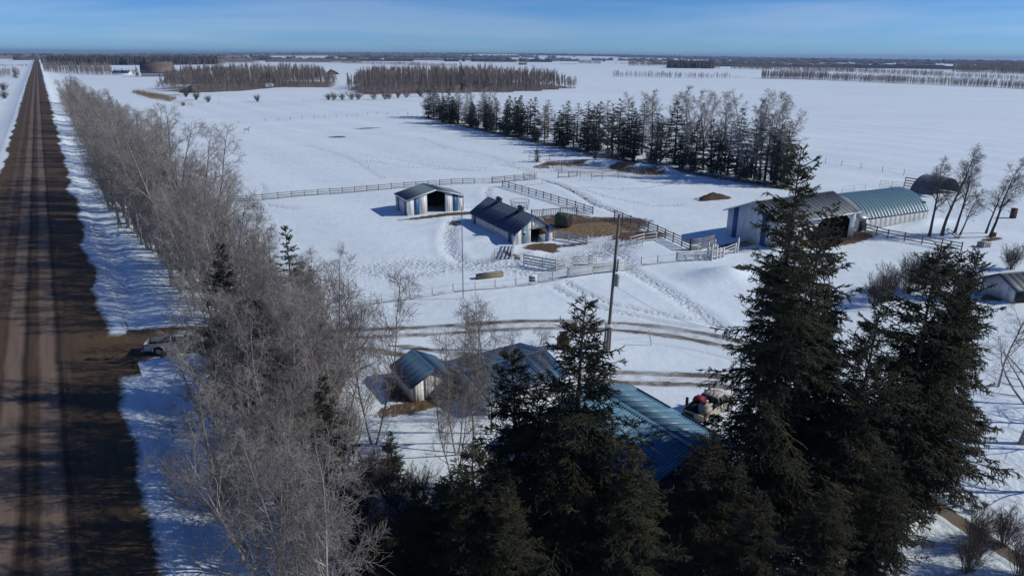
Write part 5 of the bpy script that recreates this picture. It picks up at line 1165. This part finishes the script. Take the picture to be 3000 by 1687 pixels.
for i in range(34):
    al = R_.uniform(22, 58); ac = R_.uniform(5, 14.5); x, y = RD(al, ac)
    if PJ(x, y, 0)[0] > 1080 or (al > 50 and ac < 10): continue
    plant('bush', BRUSH[i % 2], DM, 'brown leafless undergrowth bush beneath the foreground poplars', 'shrub', x, y, R_.uniform(.5, 1.0), R_.random() * 6.28, 'undergrowth beneath the poplars', names=('stem', 'twigs'))
put('poplar_tree', SAPL[1], BM, 'bare tree with forked bent limbs rising left of the garden shed', 1095, 1300, 800, 8.5, rz=.3, tilt=(0, .05), wide=.9)
put('poplar_tree', SAPL[1], BM, 'bare multi stemmed tree between the garden shed and the long building', 1340, 1330, 930, 8.5, rz=1.3)
for px, py, row, lab in ((1388, 1300, 900, 'slender bare sapling in front of the long blue roof, left one'), (1440, 1270, 880, 'tallest slender bare sapling in front of the long blue roof'), (1545, 1230, 960, 'short bare sapling at the right end of the long blue roof'), (1330, 1420, 1110, 'low bare sapling below the long building')):
    put('sapling', SAPL[R_.randrange(2)], BM, lab, px, py, row, 8.5)
# roadside belt
belt_lab = 'bare grey poplar in the dense belt along the gravel road'; belt_grp = 'bare poplars along the road'
al = 70.0
while al < 440:
    for _ in range(4 if al < 130 else (3 if al < 220 else 2)):
        ac = R_.uniform(6.5, 15.5) if al > 80 else R_.uniform(8.0, 15.5)
        if (155 < al < 170 or 236 < al < 256 or 322 < al < 345) and R_.random() < .75: continue
        if al < 73 and ac < 10.0: continue
        tall = 85 < al < 175
        if tall: ac = R_.uniform(6.0, 15.0)
        x, y = RD(al + R_.uniform(-2, 2), ac); k = R_.randrange(3)
        plant('poplar_tree', BELT[k], BM, belt_lab, 'tree', x, y, R_.uniform(.88, 1.42) if tall else R_.uniform(.74, 1.14), R_.random() * 6.28, belt_grp, tilt=(R_.uniform(-.05, .05), R_.uniform(-.06, .06)))
    al += R_.uniform(4.2, 6.2) * (1 + al / 700)
for al, ac, hh, lab in ((262, 19, 11, 'dark spruce among the bare roadside belt, nearer one'), (296, 19, 12, 'dark spruce among the bare roadside belt, farther one')):
    x, y = RD(al, ac); plant('spruce_tree', FIR[0], SM, lab, 'tree', x, y, hh / 14, 1.0)
# windbreak
wb = [(1300, 360, 285, 'f'), (1318, 362, 262, 'f'), (1455, 380, 285, 'f'), (1512, 388, 283, 'f'), (1553, 395, 290, 'p'), (1605, 400, 293, 'p'), (1648, 410, 306, 'p'), (1690, 415, 303, 'p'), (1720, 425, 298, 'p'), (1752, 432, 297, 'f'), (1790, 438, 305, 'p'), (1812, 442, 292, 'p'), (1845, 455, 300, 'f'), (1880, 452, 300, 'p'), (1920, 468, 390, 'f'), (1975, 478, 297, 'f'), (2010, 480, 360, 'f'), (2080, 495, 350, 'f'), (2155, 512, 318, 'f'), (2200, 522, 352, 'p'), (2240, 528, 338, 'p'), (2295, 535, 360, 'p'), (1385, 372, 300, 'f'), (1825, 470, 345, 'f')]
for i, (px, py, row, k) in enumerate(wb):
    if k == 'f': put('spruce_tree', FIR[i % 2], SM, 'dark spruce in the windbreak row beyond the pond', px, py, row, 14, group='windbreak spruces', wide=R_.uniform(1.35, 1.7))
    else: put('pine_tree', PINE[i % 2], PM, 'thin crowned pine in the windbreak row beyond the pond', px, py, row, 13, group='windbreak pines', wide=R_.uniform(1.45, 1.8))
for i, (px, py, row) in enumerate(((1255, 345, 262), (1272, 348, 258), (1340, 360, 252), (1365, 364, 262), (1395, 370, 258), (1420, 374, 265), (1440, 378, 270), (1480, 384, 296), (1600, 402, 310), (1780, 440, 300), (1860, 455, 276), (1905, 470, 270), (1940, 472, 285), (2005, 480, 262), (2030, 485, 275), (2060, 495, 272), (2090, 498, 280), (2120, 505, 310), (2185, 522, 270), (2210, 525, 295), (2260, 530, 280), (2225, 528, 300), (2285, 535, 330))):
    put('poplar_tree', WINDB[i % 2], (M_ABARK, mat('pale_twigs', (0.44, 0.40, 0.375), (0.31, 0.28, 0.265), 0.7, 0.85, rand=0.2)), 'tall bare poplar standing in the windbreak row beyond the pond', px, py, row, 15, group='bare windbreak poplars', wide=1.25, tilt=(0, R_.uniform(-.03, .1)))
wl = np.array(WBLINE); wseg = np.concatenate([[0], np.cumsum(np.hypot(*np.diff(wl, axis=0).T))])
for i in range(84):
    t_ = wseg[-1] * (i + R_.random()) / 84; cx_ = np.interp(t_, wseg, wl[:, 0]); cy_ = np.interp(t_, wseg, wl[:, 1]); ox, oy = R_.uniform(-1, 5), R_.uniform(-1, 6)
    hh = R_.uniform(7, 13.5); kk = R_.random()
    if kk < .34: plant('spruce_tree', FIR[i % 2], SM, 'dark spruce in the windbreak row beyond the pond', 'tree', cx_ + ox, cy_ + oy, hh / 14, R_.random() * 6, 'windbreak spruces', wide=1.6)
    elif kk < .72: plant('pine_tree', PINE[i % 2], PM, 'thin crowned pine in the windbreak row beyond the pond', 'tree', cx_ + ox, cy_ + oy, hh / 13, R_.random() * 6, 'windbreak pines', wide=1.7)
    else: plant('bush', BRUSH[i % 2], DM, 'leafless bush under the windbreak row beyond the pond', 'shrub', cx_ + ox * .5, cy_ + oy * .4, R_.uniform(.7, 1.3), R_.random() * 6, 'windbreak bushes', names=('stem', 'twigs'), wide=1.3)
put('spruce_tree', FIR[1], SM, 'small young spruce at the left end of the pond', 1574, 475, 428, 14, wide=1.5)
put('spruce_tree', FIR[0], SM, 'small young spruce on the far bank of the pond', 1743, 466, 436, 14, wide=1.6)
# right yard trees
for i, (px, py, row, lab) in enumerate(((2722, 694, 470, 'leftmost bare tree of the group right of the teal roof'), (2760, 690, 440, 'tallest bare tree of the group right of the teal roof'), (2796, 685, 480, 'bare tree leaning right, third of the group by the teal roof'), (2812, 690, 560, 'smallest leaning bare tree of the group by the teal roof'), (2888, 685, 520, 'left bare tree of the leaning pair near the right edge'), (2900, 697, 478, 'right bare tree of the leaning pair near the right edge'))):
    put('poplar_tree', DARKT[(0, 1, 0, 2, 1, 2)[i]], DM, lab, px, py, row, 11.5, rz=(0.3, 1.2, .1, -.1, .2, .1)[i], tilt=(0, (.02, .03, .13, .20, .12, .14)[i]), wide=1.0)
put('poplar_tree', NEAR[0], BM, 'thick trunked bare tree at the right edge beside the yard path', 2992, 1302, 760, 12.5, rz=.2, tilt=(0, .10))
put('sapling', SAPL[0], BM, 'thin bare sapling in front of the white outbuilding', 2925, 1130, 790, 8.5, rz=.5)
for px, py, hh in ((3180, 1240, 13), (3330, 1330, 13), (3190, 1440, 11), (3420, 1180, 14)):
    put('poplar_tree', NEAR[px % 4], BM, 'bare tree standing just beyond the right edge of the yard', px, py, None, 12.5, h=hh, group='yard trees beyond the right edge')
# shrubs
for px, py, hh, m_ in ((755, 297, 4.2, 0), (962, 292, 4.0, 1), (978, 292, 4.6, 1), (1003, 293, 4.2, 0), (1030, 292, 5.0, 1), (1050, 292, 5.2, 1), (1096, 292, 4.4, 1), (1128, 291, 5.0, 1), (1140, 291, 4.6, 1), (1166, 289, 4.2, 1), (1190, 287, 5.0, 1), (1232, 283, 6.0, 1), (575, 292, 5, 1), (545, 285, 5, 1), (610, 298, 4, 0)):
    put('willow_shrub', BUSH[R_.randrange(2)], (M_WILLOW, M_WILLOW) if m_ else DM, 'bare reddish willow shrub in the snow before the aspen groves', px, py, None, 3.0, h=hh, group='willow shrubs', cat='shrub', names=('stem', 'twigs'), wide=1.25)
for px, py, hh, lab in ((2600, 880, 4.2, 0), (2660, 860, 4.6, 0), (2560, 900, 3.6, 0), (2740, 870, 4.4, 0), (2820, 880, 3.8, 0), (2700, 850, 4.6, 0), (2960, 790, 3.4, 0), (1900, 1600, 3.4, 1), (1830, 1640, 3.0, 1), (1960, 1680, 3.4, 1), (1800, 1550, 3.0, 1), (1880, 1480, 2.6, 1), (1930, 1560, 3.2, 1), (1990, 1600, 3.0, 1), (1950, 1640, 3.4, 1), (1860, 1700, 3.2, 1), (2010, 1700, 3.0, 1), (1760, 1660, 3.0, 1), (2860, 1610, 2.6, 2), (2940, 1600, 2.4, 2), (2830, 1680, 2.4, 2), (2990, 1690, 2.6, 2)):
    put('bush', BRUSH[R_.randrange(2)], DM, ('tall leafless bush behind the right hand spruces', 'brown leafless bush under the spruces below the garage', 'brown leafless bush beside the garden path')[lab], px, py, None, 3.2, h=hh, group=('bushes behind the right spruces', 'bushes below the garage', 'bushes by the garden path')[lab], cat='shrub', names=('stem', 'twigs'))
for al, ac, hh in ((330, -19, 3), (352, -22, 4), (420, -24, 5), (500, -20, 5), (560, -30, 6), (250, -24, 2.5), (610, -24, 6), (470, -36, 5)):
    x, y = RD(al, ac); plant('bush', BUSH[int(al) % 2], DM, 'leafless bush in the snowy field left of the road', 'shrub', x, y, hh / 3.0, al, 'bushes left of the road', names=('stem', 'twigs'), wide=1.3)
# aspen groves
def scatter(poly, n, dmin, seed):
    rr = random.Random(seed); xs = [q[0] for q in poly]; ys = [q[1] for q in poly]; out = []
    A = np.array(poly); tries = 0
    while len(out) < n and tries < n * 60:
        tries += 1; x, y = rr.uniform(min(xs), max(xs)), rr.uniform(min(ys), max(ys))
        if in_poly(np.array([x]), np.array([y]), poly)[0] and all((x - a) ** 2 + (y - c) ** 2 > dmin * dmin for a, c in out): out.append((x, y))
    return out
def front_first(pts): return sorted(pts, key=lambda q: hypot(*q))
def lowpoly_wood(name, label, pts, h, m, seed, blades=22, conif=False, kind='stuff', poly=None):
    rng = np.random.default_rng(seed); n = len(pts); P = np.array(pts); Hh = h * rng.uniform(.62, 1.14, n);
    if poly: Hh = Hh * np.clip(.62 + seg_dist(P[:, 0], P[:, 1], poly + [poly[0]])[0] / 45, 0, 1) * (1 + .10 * np.sin(P[:, 0] / 23) * np.sin(P[:, 1] / 17))
    Zg = gz(P[:, 0], P[:, 1])
    if conif:
        V = []; F = []; k = 5; b0 = 0
        for lev in range(3):
            z0 = Zg + Hh * (.05 + .28 * lev); z1 = Zg + Hh * (.05 + .28 * lev + .45 if lev < 2 else 1.0); rr = Hh * (.20 - .055 * lev)
            an = np.arange(k) * 2 * pi / k; ring = np.stack([P[:, 0, None] + rr[:, None] * np.cos(an + lev) * rng.uniform(.7, 1.3, (n, k)), P[:, 1, None] + rr[:, None] * np.sin(an + lev) * rng.uniform(.7, 1.3, (n, k)), np.broadcast_to(z0[:, None], (n, k)) + rng.normal(0, .3, (n, k))], -1)
            apex = np.stack([P[:, 0], P[:, 1], z1], -1)[:, None]; V.append(np.concatenate([ring, apex], 1).reshape(-1, 3))
            ids = np.arange(n)[:, None] * (k + 1) + b0
            for j in range(k): F.append(np.concatenate([ids + j, ids + (j + 1) % k, ids + k], 1))
            b0 += n * (k + 1)
        me = new_mesh(name, np.concatenate(V), [np.concatenate(F)])
    else:
        B = blades; par = np.repeat(np.arange(n), B); z0 = rng.uniform(.18, .75, n * B); az = rng.random(n * B) * 2 * pi; ln = Hh[par] * rng.uniform(.14, .36, n * B); sp_ = rng.uniform(.10, .55, n * B)
        z0[::B] = 0; ln[::B] = Hh; sp_[::B] = .02
        base = np.stack([P[par, 0], P[par, 1], Zg[par] + z0 * Hh[par]], -1); tip = base + np.stack([np.cos(az) * np.sin(sp_), np.sin(az) * np.sin(sp_), np.cos(sp_)], -1) * ln[:, None]
        wv = np.stack([np.cos(az + 1.57), np.sin(az + 1.57), 0 * az], -1) * (.011 * Hh[par] * rng.uniform(.5, 1.2, n * B))[:, None]; off = np.stack([np.cos(az), np.sin(az), 0 * az], -1) * (.015 * Hh[par])[:, None]
        V = np.stack([base - wv, base + wv, tip, base + off], 1).reshape(-1, 3); ids = np.arange(n * B)[:, None] * 4
        me = new_mesh(name, V, [np.concatenate([ids + [0, 1, 2], ids + [1, 3, 2], ids + [3, 0, 2]])])
    o = link(name, me, m); tag(o, label, None, kind=kind); return o
GROVE_L = [(x, y) for x, y in W((462, 266), (560, 271), (690, 268), (790, 258), (900, 259), (975, 256), (990, 240), (960, 230), (800, 230), (640, 231), (500, 236))]
GROVE_R = [(x, y) for x, y in W((1012, 262), (1060, 276), (1180, 277), (1300, 272), (1420, 268), (1560, 266), (1672, 263), (1690, 256), (1600, 244), (1400, 234), (1200, 232), (1060, 240))]
ptsL = front_first(scatter(GROVE_L, 800, 2.2, 1)); ptsR = front_first(scatter(GROVE_R, 1050, 2.2, 2))
def edge_h(x, y, poly):
    d_, _ = seg_dist(np.array([x]), np.array([y]), poly + [poly[0]]); return min(1.0, .68 + float(d_[0]) / 40)
for pts, n, lab, grp, gpoly in ((ptsL, 120, 'bare aspen in the left of two groves across the pasture', 'left aspen grove', GROVE_L), (ptsR, 170, 'bare aspen in the right of two groves across the pasture', 'right aspen grove', GROVE_R)):
    for x, y in pts[:n]:
        plant('aspen_tree', ASPEN[R_.randrange(3)], AM, lab, 'tree', x, y, R_.uniform(.62, 1.12) * edge_h(x, y, gpoly), R_.random() * 6.28, grp)
    lowpoly_wood('aspen_wood', 'bare aspens standing deeper in the %s' % grp, pts[n:], 16.0, M_FARW, n, 44, poly=gpoly)
    lowpoly_wood('undergrowth', 'brown undergrowth along the foot of the %s' % grp, [(x + R_.uniform(-2, 2), y - R_.uniform(0, 2)) for x, y in pts[:int(len(pts) * .55)]], 5.0, M_FARW, n + 5, 14)
for px, py, row, lab in ((1352, 262, 182, 'tall lone spruce rising above the right aspen grove'), (1420, 256, 197, 'small spruce top in the right aspen grove'), (1067, 250, 196, 'first of two little spruce tops at the left of the right grove'), (1078, 250, 196, 'second of two little spruce tops at the left of the right grove'), (548, 216, 190, 'left spruce of the far farm pair'), (560, 216, 190, 'right spruce of the far farm pair'), (402, 224, 192, 'spruce at the left end of the gambrel barn'), (47, 232, 196, 'spruce left of the road in the far distance')):
    put('spruce_tree', FIR[0], SM, lab, px, py, row, 14, wide=1.35)

# ------------------------------------------------------------------ far woods and horizon
fr2 = np.random.default_rng(33)
def band(name, label, x0, y0, x1, y1, hpx, m, conif=False, dens=1.0, depth=2.0, seed=0, blades=12):
    """a strip of far wood whose front foot runs between two points of the ground; depth in photo rows"""
    n = max(8, int(abs(x1 - x0) * dens * 2.2)); f = fr2.random(n); pts = []
    for t in f:
        q = fr2.random() * depth; g_ = G(x0 + (x1 - x0) * t, y0 + (y1 - y0) * t - q); pts.append((g_[0], g_[1]))
    gm = G((x0 + x1) / 2, (y0 + y1) / 2); dist = hypot(gm[0], gm[1]); lowpoly_wood(name, label, pts, hpx / FPX * dist * 1.2, m, seed + int(x0), blades, conif)
bands = [
 (140, 193, 640, 190, 18, 1, 1.6, 6), (560, 192, 760, 186, 14, 0, 1.0, 5), (130, 214, 330, 222, 24, 0, .9, 8), (330, 214, 400, 218, 10, 0, .5, 4), (0, 196, 85, 196, 5, 0, .8, 1.5), (0, 232, 60, 226, 18, 0, .5, 10), (60, 178, 130, 178, 8, 0, 1, 2),
 (795, 183, 1060, 188, 11, 0, 1.4, 4), (1000, 188, 1230, 194, 8, 0, 1.3, 3), (1200, 194, 1340, 198, 8, 0, 1.2, 3), (1048, 177, 1320, 179, 7, 0, 1.5, 2), (690, 176, 800, 178, 7, 0, 1.5, 3),
 (1245, 200, 1340, 202, 4, 0, .5, 1), (1420, 186, 1545, 186, 5, 0, 1.0, 2), (1640, 190, 1690, 190, 4, 0, 1, 1), (1695, 188, 1760, 189, 10, 0, 1.5, 3), (1840, 194, 2010, 196, 13, 0, 1.5, 4), (1955, 201, 2090, 202, 17, 1, 1.4, 4), (2080, 202, 2110, 203, 10, 0, 1, 3), (1800, 188, 1850, 189, 4, 0, 1, 1),
 (1795, 228, 2000, 229, 16, 0, .42, 2), (2000, 229, 2140, 230, 14, 0, .36, 2), (2140, 229, 2185, 229, 6, 0, .35, 1), (2140, 203, 2260, 206, 13, 0, 1.4, 4),
 (2230, 231, 2420, 236, 20, 0, 1.2, 2.5), (2420, 236, 2660, 246, 17, 0, 1.0, 2.5), (2660, 246, 3060, 264, 16, 0, .8, 2.0),
 (2230, 206, 2500, 214, 13, 0, 1.2, 3), (2480, 214, 2760, 226, 12, 0, 1.0, 3), (2760, 226, 3010, 240, 11, 0, .7, 3), (2400, 226, 2900, 240, 7, 0, .5, 3),
 (2790, 212, 3080, 222, 22, 0, 1.8, 8), (2460, 203, 2800, 209, 5, 0, .7, 2), (2250, 194, 2450, 199, 10, 0, 1.6, 4), (2000, 189, 2260, 194, 8, 1, 1.2, 3),
]
for i, (x0, y0, x1, y1, hp, cf, dn, dp) in enumerate(bands):
    band('far_woodland', 'strip of far %s wood across the snowy fields' % ('dark conifer' if cf else 'bare'), x0, y0, x1, y1, hp, M_FARC if cf else M_FARW, bool(cf), dn, dp, i * 17)
def horizon_wood(dist, az0, az1, h, depth, m, seed, gaps=.25):
    rng = np.random.default_rng(seed); n = int((az1 - az0) * dist / 12); az = np.linspace(az0, az1, n)
    cov = np.convolve(rng.normal(0, 1, n + 60), np.ones(61) / 7.8, 'valid')[:n]; keep = cov > np.quantile(cov, gaps)
    top = h * (1 + .30 * rng.normal(0, 1, n)); mb = MB()
    x0 = dist * np.sin(az); y0 = dist * np.cos(az); x1 = (dist + depth) * np.sin(az); y1 = (dist + depth) * np.cos(az); zg = gz(x0, y0); zb = gz(x1, y1)
    V = np.stack([np.stack([x0, y0, zg - 2], -1), np.stack([x0, y0, zg + top * .9], -1), np.stack([x1, y1, zb + top], -1), np.stack([x1, y1, zb - 2], -1)], 1).reshape(-1, 3)
    i = np.arange(n - 1)[keep[:-1]][:, None] * 4
    mb.add(V, np.concatenate([i + [0, 4, 5, 1], i + [1, 5, 6, 2], i + [2, 6, 7, 3], i + [0, 1, 2, 3], i + [4, 7, 6, 5]]))
    tag(link('horizon_woodland', mb.mesh('horizon_woodland'), m), 'long low wood along the far horizon', None, kind='stuff')
for k, (dist, h, dep, gp_) in enumerate(((2050, 8, 40, .72), (2450, 9, 60, .62), (2900, 11, 90, .52), (3400, 11, 120, .45), (4000, 12, 180, .40), (4700, 13, 260, .36), (5600, 14, 380, .34), (6800, 15, 520, .28), (8400, 15, 800, .18), (10600, 16, 1200, .05))):
    horizon_wood(dist, -.74, .76, h, dep, M_FARC if k % 3 == 2 else M_FARW, 50 + k, gp_)
# dry reeds strip in the pasture and by the pond
def reeds(label, poly, n, h, seed):
    rng = np.random.default_rng(seed); pts = np.array(scatter(poly, n, .05, seed)); n = len(pts); az = rng.random(n) * 6.28; hh = h * rng.uniform(.5, 1.2, n); zg = gz(pts[:, 0], pts[:, 1])
    wv = np.stack([np.cos(az), np.sin(az), 0 * az], -1) * .05; b0 = np.stack([pts[:, 0], pts[:, 1], zg - .05], -1); tp = b0 + np.stack([np.sin(az) * .3 * hh, np.cos(az) * .3 * hh, hh], -1)
    me = new_mesh('reeds', np.stack([b0 - wv, b0 + wv, tp], 1).reshape(-1, 3), [np.arange(3 * n).reshape(-1, 3)]); tag(link('reeds', me, M_GRASS), label, None, kind='stuff')
reeds('pale dry reeds in a strip across the far pasture', W((385, 272), (400, 268), (470, 280), (520, 290), (500, 298), (440, 290)), 2600, 2.4, 3)
reeds('brown dry grass on the left bank of the pond', W((1580, 486), (1600, 476), (1680, 474), (1720, 470), (1712, 484), (1640, 484)), 1500, .7, 4)
reeds('dark dry grass on the right bank of the pond', W((1800, 488), (1860, 496), (1950, 506), (1945, 516), (1880, 512), (1805, 500)), 1500, .6, 5)

# ------------------------------------------------------------------ haze
hz = MB().box((0, 9500, 6.0), (42000, 21500, 130)).mesh('haze')
mz = bpy.data.materials.new('haze_air'); mz.use_nodes = True; nt = mz.node_tree; nt.nodes.clear()
vo = nt.nodes.new('ShaderNodeOutputMaterial'); pv = nt.nodes.new('ShaderNodeVolumePrincipled'); pv.inputs['Color'].default_value = (.44, .62, .95, 1); pv.inputs['Density'].default_value = 8.0e-5; pv.inputs['Anisotropy'].default_value = 0.2
nt.links.new(pv.outputs['Volume'], vo.inputs['Volume'])
tag(link('haze', hz, mz), 'thin blue haze over the far fields', None, kind='stuff')
print('script trees etc', round(_t.time() - _t0, 1), 'tris', sum(len(m.loops) - 2 * len(m.polygons) for m in bpy.data.meshes))
